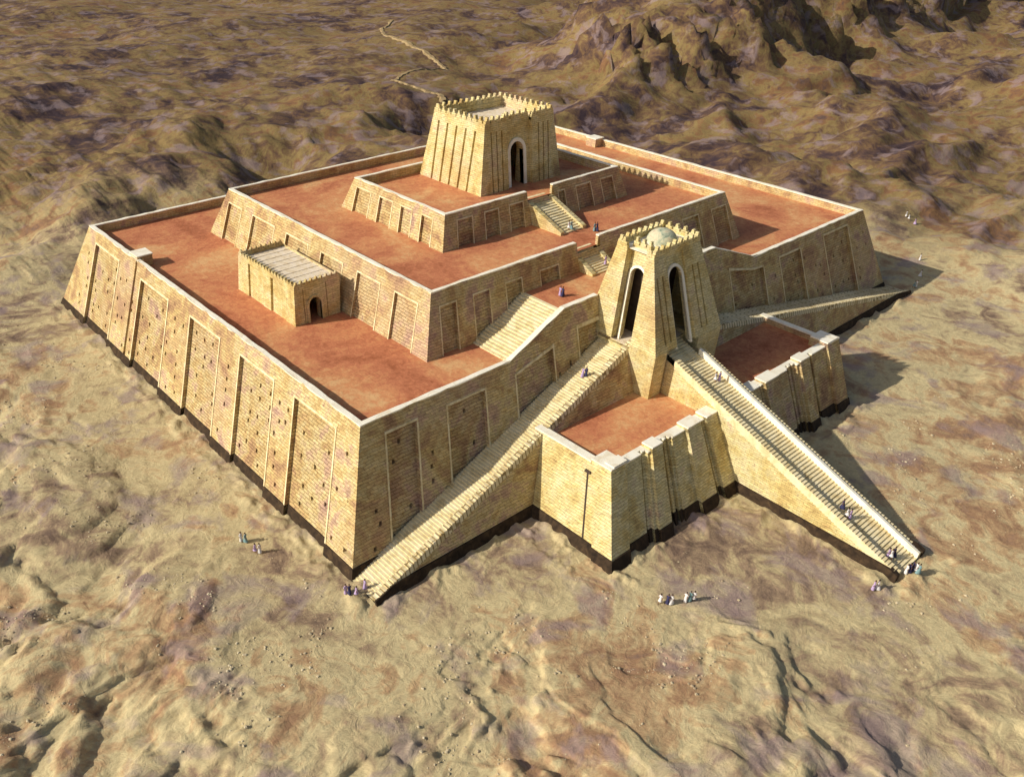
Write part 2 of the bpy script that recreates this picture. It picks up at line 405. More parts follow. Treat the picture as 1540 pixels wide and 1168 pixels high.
# ------------------------------------------------------------------ flights
def flight(P, n, s0, s1, z0, z1, w0, w1, base):
    """steps rising along s; P(s, w, z) -> xyz ; w0/w1 functions of z giving the two side edges"""
    mb = MB()
    for k in range(n):
        a = s0 + (s1 - s0) * k / n; b = s0 + (s1 - s0) * (k + 1) / n
        zl = z0 + (z1 - z0) * k / n; zh = z0 + (z1 - z0) * (k + 1) / n
        l0, r0, l1, r1 = w0(zl), w1(zl), w0(zh), w1(zh)
        mb.quad(P(a, l0, zl), P(a, r0, zl), P(a, r1, zh), P(a, l1, zh))            # riser
        mb.quad(P(a, l1, zh), P(a, r1, zh), P(b, r1, zh), P(b, l1, zh))            # tread
    return mb
def side_strip(P, n, s0, s1, z0, z1, wi, wo, h, drop=1.0, smooth=False, start=True):
    """balustrade: stepped (or sloping) solid between edges wi and wo, h above the steps"""
    mb = MB()
    if smooth: n_ = 1
    else: n_ = n
    for k in range(n_):
        a = s0 + (s1 - s0) * k / n_; b = s0 + (s1 - s0) * (k + 1) / n_
        za = z0 + (z1 - z0) * k / n_ + h; zb = z0 + (z1 - z0) * (k + 1) / n_ + h
        ta, tb = (za, zb) if smooth else (zb, zb)
        lo = lambda t: max(t - h - drop, min(z0 - .05, t))
        la, lb = max(za - h - drop, z0 - .05), max((za if not smooth else zb) - h - drop, z0 - .05)
        mb.hexa([P(a, wi(la), la), P(b, wi(lb), lb), P(b, wo(lb), lb), P(a, wo(la), la),
                 P(a, wi(ta), ta), P(b, wi(tb), tb), P(b, wo(tb), tb), P(a, wo(ta), ta)])
    return mb
def merge(*ms):
    o = MB()
    for m in ms:
        b = len(o.v); o.v += m.v; o.f += [[b + i for i in f] for f in m.f]; o.m += m.m
    return o

def side_ramp(name_label, x_foot, x_top, z_top, width, nst):
    """long flight leaning on the front wall; foot at x_foot, climbs to x_top"""
    st = link('grand_staircase', None, zig, ((x_foot + x_top) / 2, -2, 0)); st['label'] = name_label
    sg = 1 if x_top > x_foot else -1
    P = lambda s, w, z: (s, w, z)
    inn = lambda z: B1 * z + .25
    outr = lambda z: -width + B1 * z
    bw = .66
    part('steps', flight(P, nst, x_foot, x_top, 0, z_top, inn, lambda z: outr(z) + bw - .02, 0), M['tread' if sg > 0 else 'edge'], st)
    part('balustrade', side_strip(P, nst, x_foot, x_top, 0, z_top, lambda z: outr(z) + bw, outr, .34, .12), M['edge'], st)
    mb = MB(); n = 30
    for k in range(n):                                          # outer side wall, .04 inside the balustrade face
        a = x_foot + (x_top - x_foot) * k / n; b = x_foot + (x_top - x_foot) * (k + 1) / n
        za, zb = z_top * k / n, z_top * (k + 1) / n
        mb.quad((a, outr(-.5) + .04, -.5), (b, outr(-.5) + .04, -.5), (b, outr(zb) + .04, zb), (a, outr(za) + .04, za))
    mb.quad((x_foot, outr(-.5) + .04, -.5), (x_foot, inn(-.5), -.5), (x_foot, inn(.2), .1), (x_foot, outr(.2) + .04, .1))
    part('side_wall', mb, M['wall'], st)
    mb = MB(); hp = .95                                          # plinth
    xe = x_foot - sg * .12
    zz = lambda x: min(hp, abs(x - x_foot) * abs(z_top / (x_top - x_foot)) + .38)
    X = [xe + (x_top - xe) * t for t in (0, .02, .05, .08, .3, 1)]
    for a, b in zip(X, X[1:]):
        ha, hb = zz(a), zz(b)
        mb.hexa([(a, outr(-.6) - .1, -.6), (b, outr(-.6) - .1, -.6), (b, outr(-.6) + .3, -.6), (a, outr(-.6) + .3, -.6),
                 (a, outr(ha) - .1, ha), (b, outr(hb) - .1, hb), (b, outr(hb) + .08, hb), (a, outr(ha) + .08, ha)])
    part('bitumen_plinth', mb, M['dark'], st)
    return st
side_ramp('long staircase climbing left to right against the shaded front wall', 0.0, 37.9, F1, 3.72, 108)
side_ramp('long staircase descending to the far right front corner', 101.2, 48.0, 8.95, 3.3, 110)
# landing in front of the gatehouse door at the head of the left flight
mb = MB(); mb.hexa([(37.85, .55, 9), (41, .55, 9), (41, 4.3, 9), (37.85, 4.3, 9), (37.85, .55, F1), (41, .55, F1), (41, 4.35, F1), (37.85, 4.35, F1)])
# central flight
cs = link('grand_staircase', None, zig, (40.6, -15, 0)); cs['label'] = 'central staircase running straight out from the gatehouse towards the lower right'
CX0, CX1, CY0, CY1 = 38.7, 43.9, -30.2, -1.0
SK = lambda y: -.95 * (CY1 - y) / (CY1 - CY0)
P = lambda s, w, z: (w + SK(s), s, z)
bt = .06
part('steps', flight(P, 84, CY0, CY1, 0, F1, lambda z: CX0 + .75, lambda z: CX1 - .85, 0), M['tread'], cs)
YB = -3.9
zB = F1 * (YB - CY0) / (CY1 - CY0)
lb = side_strip(P, 78, CY0, YB, 0, zB, lambda z: CX0 + .8, lambda z: CX0 + .05, .62, .14)
part('balustrade', lb, M['tread'], cs)
rb = merge(side_strip(P, 78, CY0, YB, 0, zB, lambda z: CX1 - .55, lambda z: CX1 - .0, .45, .14))
part('balustrade', rb, M['tread'], cs)
part('coping', side_strip(P, 1, CY0, YB, 0, zB, lambda z: CX1 - .86, lambda z: CX1 - .55, .68, .9, True), M['coping'], cs)
mb = MB(); n = 24
for sx, x in ((-1, CX0), (1, CX1)):
    for k in range(n):
        a = CY0 + (-1.5 - CY0) * k / n; b = CY0 + (-1.5 - CY0) * (k + 1) / n
        za, zb = F1 * (a - CY0) / (CY1 - CY0), F1 * (b - CY0) / (CY1 - CY0)
        X = lambda z: x - sx * .08 + sx * bt * max(0, (za - z)) * .5
        mb.quad((X(-.5) + SK(a), a, -.5), (X(-.5) + SK(b), b, -.5), (x - sx * .08 + SK(b), b, zb), (x - sx * .08 + SK(a), a, za))
mb.quad((CX0 - .85, CY0, -.5), (CX1 - 1.05, CY0, -.5), (CX1 - 1.05, CY0, .1), (CX0 - .85, CY0, .1))
part('side_wall', mb, M['pale'], cs)
mb = MB(); hp = .95
for sx, x in ((-1, CX0), (1, CX1)):
    ya_, yb_ = CY0 - .12, -4.
    x_o = x + sx * .45; x_i = x - sx * .3
    zz = lambda y: min(hp, (y - CY0) * F1 / (CY1 - CY0) + .75)
    Ys = [ya_, CY0 + .6, CY0 + 2.5, yb_]
    for a, b in zip(Ys, Ys[1:]):
        p, q = SK(a), SK(b)
        mb.hexa([(x_o + p, a, -.6), (x_o + q, b, -.6), (x_i + q, b, -.6), (x_i + p, a, -.6), (x_o - sx * .22 + p, a, zz(a)), (x_o - sx * .22 + q, b, zz(b)), (x_i + q, b, zz(b)), (x_i + p, a, zz(a))])
part('bitumen_plinth', mb, M['dark'], cs)
mb2 = MB(); mb2.box(37.0, 47.4, -1.0, 5.5, 9.5, F1 - .01)
# upper landing, its two flights and the flights to the terraces
ld = link('landing', None, zig, (46, 9, F1)); ld['label'] = 'raised landing behind the gatehouse with a stair at its side'
mb = MB(); x0, x1 = 32.9, 58.2
yf = lambda z: B1 * z + PW + .02
yb2 = lambda z: T2['ya'] + T2['b'] * (z - F1) + .25
fy = B1 * (H1 + 2.81) + .4
mb.quad((x0, fy, LZ), (x1, fy, LZ), (x1, yb2(LZ), LZ), (x0, yb2(LZ), LZ))
part('landing_floor', mb, M['floor'], ld)
for s0, s1 in ((24.3, 32.9), (66.8, 58.2)):
    mb = flight(lambda s, w, z: (s, w, z), 20, s0, s1, F1, LZ, lambda z: yb2(z), lambda z: B1 * (z + .95) + .5, 0)
    part('steps', mb, M['tread'], ld)
def small_flight(label, x0, x1, y0, y1, z0, z1, n, bw, bh, leftmat='tread'):
    st = link('staircase', None, zig, ((x0 + x1) / 2, (y0 + y1) / 2, z0)); st['label'] = label
    P = lambda s, w, z: (w, s, z)
    part('steps', flight(P, n, y0, y1, z0, z1, lambda z: x0 + bw - .02, lambda z: x1 - bw + .02, 0), M['tread'], st)
    ye = y1 - 1.1; ze = z0 + (z1 - z0) * (ye - y0) / (y1 - y0)
    for a, b in ((x0 + bw, x0), (x1 - bw, x1)):
        m = side_strip(P, n, y0 - .1, ye, z0, ze, lambda z, a=a: a, lambda z, b=b: b, bh, 9, True)
        part('balustrade', m, M['pale'], st)
    return st
small_flight('upper staircase rising to the temple terrace', 44.7, 49.35, 18.3, 25.2, F2, F3 + .012, 17, .62, .38)
small_flight('short staircase joining the gatehouse landing to the middle terrace', 42.0, 46.3, 10.7, 14.5, LZ, F2 + .012, 12, .62, .30)

# ------------------------------------------------------------------ bastions
def bastion(label, xo, xi, sg, corner_top, foot, near):
    """front bastion in the angle of two flights; profile of stepped pilasters along its front"""
    bo = link('bastion', None, zig, ((xo + xi) / 2, -7, 0)); bo['label'] = label
    ZT = 7.0; ZR = 6.2
    fx, fy = foot; tx, ty = corner_top                 # outer corner at ground / at ZT
    kx = (tx - fx) / ZT; ky = (ty - fy) / ZT
    wdt = abs(xi - tx)
    # t from the outer corner (0) to the central stair (1): (t0, t1, outward offset, raised)
    prof = [(0, .115, .42, .38), (.115, .27, .0, 0), (.27, .29, -.3, 0), (.29, .315, -.12, 0), (.315, .335, .15, 0), (.335, .43, .36, .28),
            (.43, .45, .15, 0), (.45, .47, -.1, 0), (.47, .49, -.3, 0), (.49, .51, -.12, 0), (.51, .53, -.3, 0), (.53, .55, -.05, 0),
            (.55, .67, .08, 0), (.67, .80, .42, .28), (.80, .82, .1, 0), (.82, .84, -.12, 0), (.84, .86, .1, 0), (.86, 1.0, .42, .28)]
    prof = [(a, b, c * 1.5 if a > .1 else c, d * 1.25) for a, b, c, d in prof]
    body = MB(); cp = MB(); pl = MB()
    xt = lambda t, z: (fx + kx * z) + (xi - (fx + kx * z)) * t
    yy = lambda z, off: fy + ky * z - off
    for k, (a, b, off, up) in enumerate(prof):
        za = ZT + up - .16
        P = lambda t, z, off=off: (xt(t, z), yy(z, off), z)
        body.quad(P(a, -.5), P(b, -.5), P(b, za), P(a, za))
        inner = yy(ZT, 0) + .75
        body.quad(P(a, za), P(b, za), (xt(b, za), inner, za), (xt(a, za), inner, za))
        body.quad((xt(a, za), inner, ZR - .2), (xt(b, za), inner, ZR - .2), (xt(b, za), inner, za), (xt(a, za), inner, za))
        if k + 1 < len(prof):
            o2, u2 = prof[k + 1][2], prof[k + 1][3]
            zb_ = ZT + max(up, u2) - .16
            body.quad(P(b, -.5), (xt(b, -.5), yy(-.5, o2), -.5), (xt(b, zb_), yy(zb_, o2), zb_), P(b, zb_))
            if abs(up - u2) > 1e-6:
                zl = ZT + min(up, u2) - .2; of = off if up > u2 else o2
                body.quad((xt(b, zl), yy(zl, of), zl), (xt(b, zl), inner, zl), (xt(b, zb_), inner, zb_), (xt(b, zb_), yy(zb_, of), zb_))
        # coping piece
        zc0, zc1 = za, za + .16; ov = .05
        cp.hexa([(xt(a, zc0), yy(zc0, off + ov), zc0), (xt(b, zc0), yy(zc0, off + ov), zc0), (xt(b, zc0), inner + ov, zc0), (xt(a, zc0), inner + ov, zc0),
                 (xt(a, zc0), yy(zc0, off + ov), zc1), (xt(b, zc0), yy(zc0, off + ov), zc1), (xt(b, zc0), inner + ov, zc1), (xt(a, zc0), inner + ov, zc1)])
        hp = .95; o3 = off + .12
        pl.quad((xt(a, -.6), yy(-.6, o3), -.6), (xt(b, -.6), yy(-.6, o3), -.6), (xt(b, hp), yy(hp, o3), hp), (xt(a, hp), yy(hp, o3), hp))
        pl.quad((xt(a, hp), yy(hp, o3), hp), (xt(b, hp), yy(hp, o3), hp), (xt(b, hp), yy(hp, off - .05), hp), (xt(a, hp), yy(hp, off - .05), hp))
        if k + 1 < len(prof):
            o4 = prof[k + 1][2] + .12
            pl.quad((xt(b, -.6), yy(-.6, o3), -.6), (xt(b, -.6), yy(-.6, o4), -.6), (xt(b, hp), yy(hp, o4), hp), (xt(b, hp), yy(hp, o3), hp))
    # outer side wall with corner pilaster, runs back to the long flight
    yend = lambda z: -3.3 + B1 * z + .6
    X = lambda z, o=0.: fx + kx * z + sg * o
    zt = ZT - .16
    yp = lambda z: yy(z, 0) + 1.9
    prof2 = [('p', lambda z: yy(z, .42), yp, .32, .38), ('w', yp, yend, 0, 0)]
    for nm, ya_, yb_, off, up in prof2:
        z1 = zt + up
        body.quad((X(-.5, off), ya_(-.5), -.5), (X(-.5, off), yb_(-.5), -.5), (X(z1, off), yb_(z1), z1), (X(z1, off), ya_(z1), z1))
        xin = X(ZT) - sg * .75
        if nm == 'p': xin = X(ZT) - sg * 1.9
        yi = max(ya_(z1), yy(z1, 0) + .75) if nm == 'w' else ya_(z1)
        body.quad((X(z1, off), ya_(z1), z1), (X(z1, off), yb_(z1), z1), (xin, yb_(z1), z1), (xin, ya_(z1), z1))
        body.quad((xin, ya_(z1), ZR - .2), (xin, yb_(z1), ZR - .2), (xin, yb_(z1), z1), (xin, ya_(z1), z1))
        cp.hexa([(X(z1, off + .05), ya_(z1) - (.05 if nm == 'p' else -.02), z1), (X(z1, off + .05), yb_(z1), z1), (xin, yb_(z1), z1), (xin, ya_(z1) - (.05 if nm == 'p' else -.02), z1),
                 (X(z1, off + .05), ya_(z1) - (.05 if nm == 'p' else -.02), z1 + .165), (X(z1, off + .05), yb_(z1), z1 + .165), (xin, yb_(z1), z1 + .165), (xin, ya_(z1) - (.05 if nm == 'p' else -.02), z1 + .165)])
        o3 = off + .12; ya2 = (lambda z: yy(z, .54)) if nm == 'p' else ya_
        pl.quad((X(-.6, o3), ya2(-.6), -.6), (X(-.6, o3), yb_(-.6), -.6), (X(.95, o3), yb_(.95), .95), (X(.95, o3), ya2(.95), .95))
        pl.quad((X(.95, o3), ya2(.95), .95), (X(.95, o3), yb_(.95), .95), (X(.95, off - .05), yb_(.95), .95), (X(.95, off - .05), ya2(.95), .95))
        if nm == 'p':
            body.quad((X(-.5, .32), yp(-.5), -.5), (X(-.5, 0), yp(-.5), -.5), (X(z1, 0), yp(z1), z1), (X(z1, .32), yp(z1), z1))
            body.quad((xin, yp(z1), ZR), (X(z1, .32), yp(z1), ZR), (X(z1, .32), yp(z1), z1), (xin, yp(z1), z1))
            body.quad((X(-.5, .32), yy(-.5, .42), -.5), (X(-.5, 0), yy(-.5, .42), -.5), (X(z1, 0), yy(z1, .42), z1), (X(z1, .32), yy(z1, .42), z1))
            pl.quad((X(-.6, .44), yy(-.6, .54), -.6), (X(-.6, 0), yy(-.6, .54), -.6), (X(.95, 0), yy(.95, .54), .95), (X(.95, .44), yy(.95, .54), .95))
            pl.quad((X(-.6, .44), yp(-.6), -.6), (X(-.6, .12), yp(-.6), -.6), (X(.95, .12), yp(.95), .95), (X(.95, .44), yp(.95), .95))
    part('bastion_wall', body, M['pale' if near else 'wall'], bo)
    part('coping', cp, M['coping'], bo); part('bitumen_plinth', pl, M['dark'], bo)
    fl = MB(); fl.quad((X(ZT) - sg * .3, yy(ZT, 0) + .4, ZR), (xi, yy(ZT, 0) + .4, ZR), (xi, -.2, ZR), (X(ZT) - sg * .3, -.2, ZR))
    part('roof_floor', fl, M['floor'], bo)
    if near:                                           # water chute down the outer wall
        d = MB(); yq = yp(0) + 3.3
        ys = lambda z: -10.35 + .50 * z
        d.hexa([(X(-.3, .07), ys(0), -.3), (X(-.3, .07), ys(0) + .16, -.3), (X(-.3, -.05), ys(0) + .16, -.3), (X(-.3, -.05), ys(0), -.3),
                (X(6.0, .07), ys(6), 6.0), (X(6.0, .07), ys(6) + .16, 6.0), (X(6.0, -.05), ys(6) + .16, 6.0), (X(6.0, -.05), ys(6), 6.0)])
        d.hexa([(X(5.95, .16), ys(6) - .25, 5.95), (X(5.95, .16), ys(6) + .4, 5.95), (X(5.95, -.05), ys(6) + .4, 5.95), (X(5.95, -.05), ys(6) - .25, 5.95),
                (X(6.15, .16), ys(6) - .25, 6.15), (X(6.15, .16), ys(6) + .4, 6.15), (X(6.15, -.05), ys(6) + .4, 6.15), (X(6.15, -.05), ys(6) - .25, 6.15)])
        part('drain', d, M['void'], bo)
    return bo
bastion('near bastion with a red roof left of the central staircase', 18.87, CX0 + .3, -1, (22.5, -9.25), (18.87, -13.5), True)
bastion('far bastion with a red roof right of the central staircase, partly in shadow', 62.4, CX1 - .3, 1, (63.2, -9.2), (62.5, -12.85), False)

# ------------------------------------------------------------------ boolean masonry for the buildings
def bm_obj(mb):
    me = mb.mesh('tmp', []); bm = bmesh.new(); bm.from_mesh(me)
    bmesh.ops.remove_doubles(bm, verts=bm.verts, dist=1e-5); bmesh.ops.recalc_face_normals(bm, faces=bm.faces); bm.to_mesh(me); bm.free()
    o = bpy.data.objects.new('tmp', me); col.objects.link(o); return o
def carve(base, cutters):
    o = bm_obj(base); tmp = [o]
    for c in cutters:
        q = bm_obj(c); tmp.append(q)
        m = o.modifiers.new('b', 'BOOLEAN'); m.operation = 'DIFFERENCE'; m.solver = 'EXACT'; m.object = q
    dg = bpy.context.evaluated_depsgraph_get(); dg.update()
    me = bpy.data.meshes.new_from_object(o.evaluated_get(dg))
    out = MB(); out.v = [tuple(v.co) for v in me.vertices]; out.f = [list(p.vertices) for p in me.polygons]; out.m = [0] * len(out.f)
    for t in tmp: bpy.data.objects.remove(t)
    return out
def frustum(b, t, z0, z1):
    mb = MB(); (a, c, d, e), (f, g, h, i) = b, t
    mb.hexa([(a, d, z0), (c, d, z0), (c, e, z0), (a, e, z0), (f, h, z1), (g, h, z1), (g, i, z1), (f, i, z1)]); return mb
def plane(side, b, t, z0, z1):
    """P(u,z,d): point on a battered side, d inwards"""
    def P(u, z, d=0.):
        k = (z - z0) / (z1 - z0)
        if side == 'L': return (b[0] + (t[0] - b[0]) * k + d, u, z)
        if side == 'R': return (b[1] + (t[1] - b[1]) * k - d, u, z)
        if side == 'F': return (u, b[2] + (t[2] - b[2]) * k + d, z)
        return (u, b[3] + (t[3] - b[3]) * k - d, z)
    return P
def panel_cut(P, u0, u1, z0, z1, d, u0t=None, u1t=None):
    mb = MB(); u0t = u0 if u0t is None else u0t; u1t = u1 if u1t is None else u1t
    mb.hexa([P(u0, z0, -.6), P(u1, z0, -.6), P(u1, z0, d), P(u0, z0, d), P(u0t, z1, -.6), P(u1t, z1, -.6), P(u1t, z1, d), P(u0t, z1, d)]); return mb
def arch_pts(u0, u1, z0, zt, lean=0., n=10):
    r = (u1 - u0) / 2; zc = zt - r
    L = lambda u, z: (u + lean * (z - z0), z)
    return [L(u0, z0)] + [L(u0 + r - r * math.cos(math.pi * i / n), zc + r * math.sin(math.pi * i / n)) for i in range(n + 1)] + [L(u1, z0)]
def arch_cut(P, u0, u1, z0, zt, d0, d1, lean=0.):
    pts = arch_pts(u0, u1, z0, zt, lean); n = len(pts); mb = MB()
    mb.add([P(u, z, d0) for u, z in pts] + [P(u, z, d1) for u, z in pts],
           [tuple(range(n))[::-1], tuple(range(n, 2 * n))] + [(i, (i + 1) % n, n + (i + 1) % n, n + i) for i in range(n)]); return mb
def arch_frame(P, u0, u1, z0, zt, w, d0, d1, lean=0.):
    a = arch_pts(u0, u1, z0, zt, lean, 14); b = arch_pts(u0 - w, u1 + w, z0, zt + w, lean, 14); mb = MB()
    for i in range(len(a) - 1):
        A, B_, C_, D_ = a[i], a[i + 1], b[i + 1], b[i]
        mb.hexa([P(*A, d1), P(*B_, d1), P(*C_, d1), P(*D_, d1), P(*A, d0), P(*B_, d0), P(*C_, d0), P(*D_, d0)])
    return mb
def battlement(segs, z, h, th, pitch, stepped=True):
    """rows of merlons along segments ((x0,y0),(x1,y1)); inward normal left of direction given by n"""
    mb = MB(); r_ = random.Random(5)
    for (p, q, nrm) in segs:
        p, q, nrm = Vector(p), Vector(q), Vector(nrm); d = q - p; L = d.length; d.normalize()
        n = max(1, round(L / pitch)); w = L / n
        base = .30 * h
        mb.hexa([(*(p), z - .3), (*(q), z - .3), (*(q + nrm * th), z - .3), (*(p + nrm * th), z - .3), (*(p), z + base), (*(q), z + base), (*(q + nrm * th), z + base), (*(p + nrm * th), z + base)])
        for i in range(n):
            c = p + d * (w * (i + .5)); hh = h * r_.uniform(.93, 1.05)
            pr = [(-.5, base), (-.30, base + .02), (-.36, .58 * hh), (-.17, .66 * hh), (-.14, .93 * hh), (0, hh), (.14, .93 * hh), (.17, .66 * hh), (.36, .58 * hh), (.30, base + .02), (.5, base)]
            pr = [(-.40, base - .02), (-.40, .55 * hh), (-.2, .62 * hh), (-.13, .97 * hh), (0, hh), (.13, .97 * hh), (.2, .62 * hh), (.40, .55 * hh), (.40, base - .02)]
            k = len(pr); f = [(*(c + d * (a * w)), z + b) for a, b in pr]; g = [(*(c + d * (a * w) + nrm * (th - .01)), z + b) for a, b in pr]
            f = [(x - nrm[0] * .01, y - nrm[1] * .01, zz) for x, y, zz in f]
            mb.add(f + g, [tuple(range(k)), tuple(range(k, 2 * k))[::-1]] + [(j, (j + 1) % k, k + (j + 1) % k, k + j) for j in range(k)])
    return mb

# gatehouse --------------------------------------------------------
gate = thing('gatehouse', 'tapering gate tower with small dome and tall arched doorways where the three long stairs meet', 'gatehouse', (42, 1, 6.2))
gb = (36.4, 48.0, -3.0, 6.4); gt = (38.75, 46.6, .75, 5.5); z0, z1 = 11.2, 20.2
base = frustum(gb, gt, z0, z1)
PL, PF, PR = plane('L', gb, gt, z0, z1), plane('F', gb, gt, z0, z1), plane('R', gb, gt, z0, z1)
cav = frustum((37.7, 46.8, -2.6, 5.4), (39.95, 45.9, .8, 4.8), 10.5, 19.0)
cut = [cav, panel_cut(PL, .2, 2.75, 10.8, 20.6, 1.0, 1.7, 4.2),
       panel_cut(PF, 40.1, 43.3, 10.8, 20.6, .22, 40.6, 43.5),
       arch_cut(PF, 40.2, 42.5, 10.6, 18.7, -1, 1.2, .055),
       arch_cut(PL, .5, 2.3, 10.6, 18.4, -1, 1.9, .15)]
for u in (38.2, 39.1, 44.55, 45.5): cut.append(panel_cut(PF, u, u + .28, 11.9, 18.3, .42, u + (.35 if u < 41 else .0), u + .28 + (.35 if u < 41 else 0)))
for u in (-.2, 1.6, 3.4): cut.append(panel_cut(PR, u, u + .3, 11.9, 18.3, .3, u + .6, u + .9))
g = part('tower_wall', carve(base, cut), M['pale'], gate, fix=False)
# plinth under the tapering shaft (vertical) with openings left where the flights enter
mb = MB()
e0, e1, f0, f1_ = 36.4, 48.0, -3.0, 6.0
def pbox(a, b, c, d, zl, zh): mb.box(a, b, c, d, zl, zh)
pbox(e0, CX0 - .3, f0, .3, 5.9, z0); pbox(e0 + .02, e1, 4.6, f1_, 5.9, z0 - .01)
pbox(CX1 + .02, e1, f0, 4.58, 5.9, z0 - .02); pbox(CX0, CX1, -1.2, 4.58, 5.9, F1 - .04)
pbox(e0 + .03, CX0 - .03, .3, 4.58, 5.9, F1 - .05)
pbox(CX0 - .35, CX0 + .78, f0 + .55, -1.2, 5.9, z0 - .03)
part('tower_plinth', mb, M['pale'], gate, fix=False)
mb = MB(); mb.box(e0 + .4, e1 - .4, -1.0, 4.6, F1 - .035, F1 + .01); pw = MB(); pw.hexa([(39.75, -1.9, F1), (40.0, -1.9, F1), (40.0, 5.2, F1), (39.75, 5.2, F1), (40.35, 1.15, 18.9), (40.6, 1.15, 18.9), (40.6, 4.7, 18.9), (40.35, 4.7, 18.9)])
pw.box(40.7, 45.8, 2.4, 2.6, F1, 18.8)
part('added_sun_blocker', pw, M['void'], gate)  # added to stop sun from the side door; room shade in its colour
part('passage_floor', mb, M['roof'], gate)
part('door_surround', arch_frame(PF, 40.222, 42.522, 11.0, 18.7, .28, .08, .45, .055), M['coping'], gate)
part('door_surround', arch_frame(PL, .545, 2.345, 10.9, 18.4, .24, .86, 1.25, .16), M['coping'], gate)
rt = MB(); rt.box(gt[0] + .35, gt[1] - .35, gt[2] + .35, gt[3] - .35, z1 - .05, z1 + .02); part('roof_floor', rt, M['coping'], gate)
x0, x1, y0, y1 = gt
kk = .75
segs = [((x0, y0 + .38), (x0, 1.7), (1, 0)), ((x0 + kk + .2, 1.7), (x0 + kk + .2, 4.2), (1, 0)), ((x0, 4.2), (x0, y1 - .38), (1, 0)),
        ((x0, y0), (x1, y0), (0, 1)), ((x1, y0 + .38), (x1, y1 - .38), (-1, 0)), ((x0, y1), (x1, y1), (0, -1))]
part('battlement', battlement(segs, z1, 1.1, .36, .95), M['pale'], gate, fix=False)
dm = MB(); nr, ns = 10, 28; dc = (43.35, 3.25, z1 + .02); rr, rh = 1.62, 1.35
vs = [(dc[0] + rr * math.cos(2 * math.pi * j / ns) * math.cos(math.pi / 2 * i / nr), dc[1] + rr * math.sin(2 * math.pi * j / ns) * math.cos(math.pi / 2 * i / nr), dc[2] + rh * math.sin(math.pi / 2 * i / nr)) for i in range(nr) for j in range(ns)] + [(dc[0], dc[1], dc[2] + rh)]
fs = [(i * ns + j, i * ns + (j + 1) % ns, (i + 1) * ns + (j + 1) % ns, (i + 1) * ns + j) for i in range(nr - 1) for j in range(ns)] + [((nr - 1) * ns + j, (nr - 1) * ns + (j + 1) % ns, nr * ns) for j in range(ns)]
dm.add(vs, fs); do = part('dome', dm, M['dome'], gate)
for p in do.data.polygons: p.use_smooth = True

# temple on the summit ------------------------------------------------
tem = thing('temple', 'pale square temple with battlements and grooved walls standing on the topmost terrace', 'temple', (48.5, 34.8, F3))
tb = (41.2, 55.9, 28.8, 40.8); tz1 = F3 + 8.1; ti = .152 * 8.1; tt = (41.2 + ti, 55.9 - ti, 28.8 + ti, 40.8 - ti)
PL, PF, PR, PB = (plane(s, tb, tt, F3, tz1) for s in 'LFRB')
cut = [frustum((43.6, 53.6, 31.0, 38.6), (43.8, 53.4, 31.2, 38.4), F3 - .3, tz1 - 1.5)]
cut.append(panel_cut(PF, 46.2, 50.55, F3 - .2, tz1 + .5, .55))
cut.append(arch_cut(PF, 47.05, 49.45, F3 - .2, 24.1, -1, 4.))
for i in range(5):
    u = 31.35 + i * 1.72; cut.append(panel_cut(PL, u, u + .34, F3 - .2, tz1 - .75, .35)); cut.append(panel_cut(PR, u, u + .34, F3 - .2, tz1 - .75, .35))
for u in (43.35, 44.25, 45.15, 51.7, 52.6, 53.5): cut.append(panel_cut(PF, u, u + .24, F3 - .2, tz1 - .75, .3))
for i in range(7): cut.append(panel_cut(PB, 43.3 + i * 1.7, 43.64 + i * 1.7, F3 - .2, tz1 - .75, .35))
# sunken roof behind the parapet
cut.append(frustum((tt[0] + .55, tt[1] - .55, tt[2] + 1.1, tt[3] - .55),) if False else frustum((tt[0] + .55, tt[1] - .55, tt[2] + 1.05, tt[3] - .55), (tt[0] + .55, tt[1] - .55, tt[2] + 1.05, tt[3] - .55), tz1 - .7, tz1 + 1))
part('temple_wall', carve(frustum(tb, tt, F3 - .1, tz1), cut), M['pale'], tem, fix=False)
mb = MB(); mb.box(tt[0] + .56, tt[1] - .56, tt[2] + 1.06, tt[3] - .56, tz1 - .72, tz1 - .68); part('roof_floor', mb, M['roof'], tem)
part('door_surround', arch_frame(PF, 47.05, 49.45, F3, 24.1, .45, .40, 1.2), M['coping'], tem)
x0, x1, y0, y1 = tt; w = .42
segs = [((x0, y0 + w), (x0, y1 - w), (1, 0)), ((x1, y0 + w), (x1, y1 - w), (-1, 0)), ((x0, y1), (x1, y1), (0, -1)),
        ((x0, y0), (46.2, y0), (0, 1)), ((46.2, y0 + .55), (50.55, y0 + .55), (0, 1)), ((50.55, y0), (x1, y0), (0, 1))]
part('battlement', battlement(segs, tz1, 1.1, w, 1.02), M['pale'], tem, fix=False)

# side shrine on the lower terrace ---------------------------------------
sh = thing('shrine', 'small flat-roofed brick shrine with an arched doorway on the lowest terrace floor', 'shrine', (14.6, 32.5, F1))
sb = (11.65, 17.6, 26.2, 38.8); sz1 = F1 + 4.35; si = .3; stp = (sb[0] + si, sb[1] + .3, sb[2] + si, sb[3] - si)
PL, PF = plane('L', sb, stp, F1, sz1), plane('F', sb, stp, F1, sz1)
cut = [frustum((12.6, 16.8, 27.2, 37.8), (12.7, 16.8, 27.3, 37.7), F1 - .3, sz1 - .9), arch_cut(PF, 13.6, 15.2, F1 - .2, F1 + 2.75, -1, 2.)]
cut += [panel_cut(PL, 36.0, 36.3, F1 - .2, sz1 - .35, .3), panel_cut(PL, 33.0, 36.0, F1 - .2, sz1 - .35, .10), panel_cut(PL, 31.0, 31.35, F1 - .2, sz1 - .35, .3),
        panel_cut(PL, 28.2, 31.0, F1 - .2, sz1 - .35, .12)]
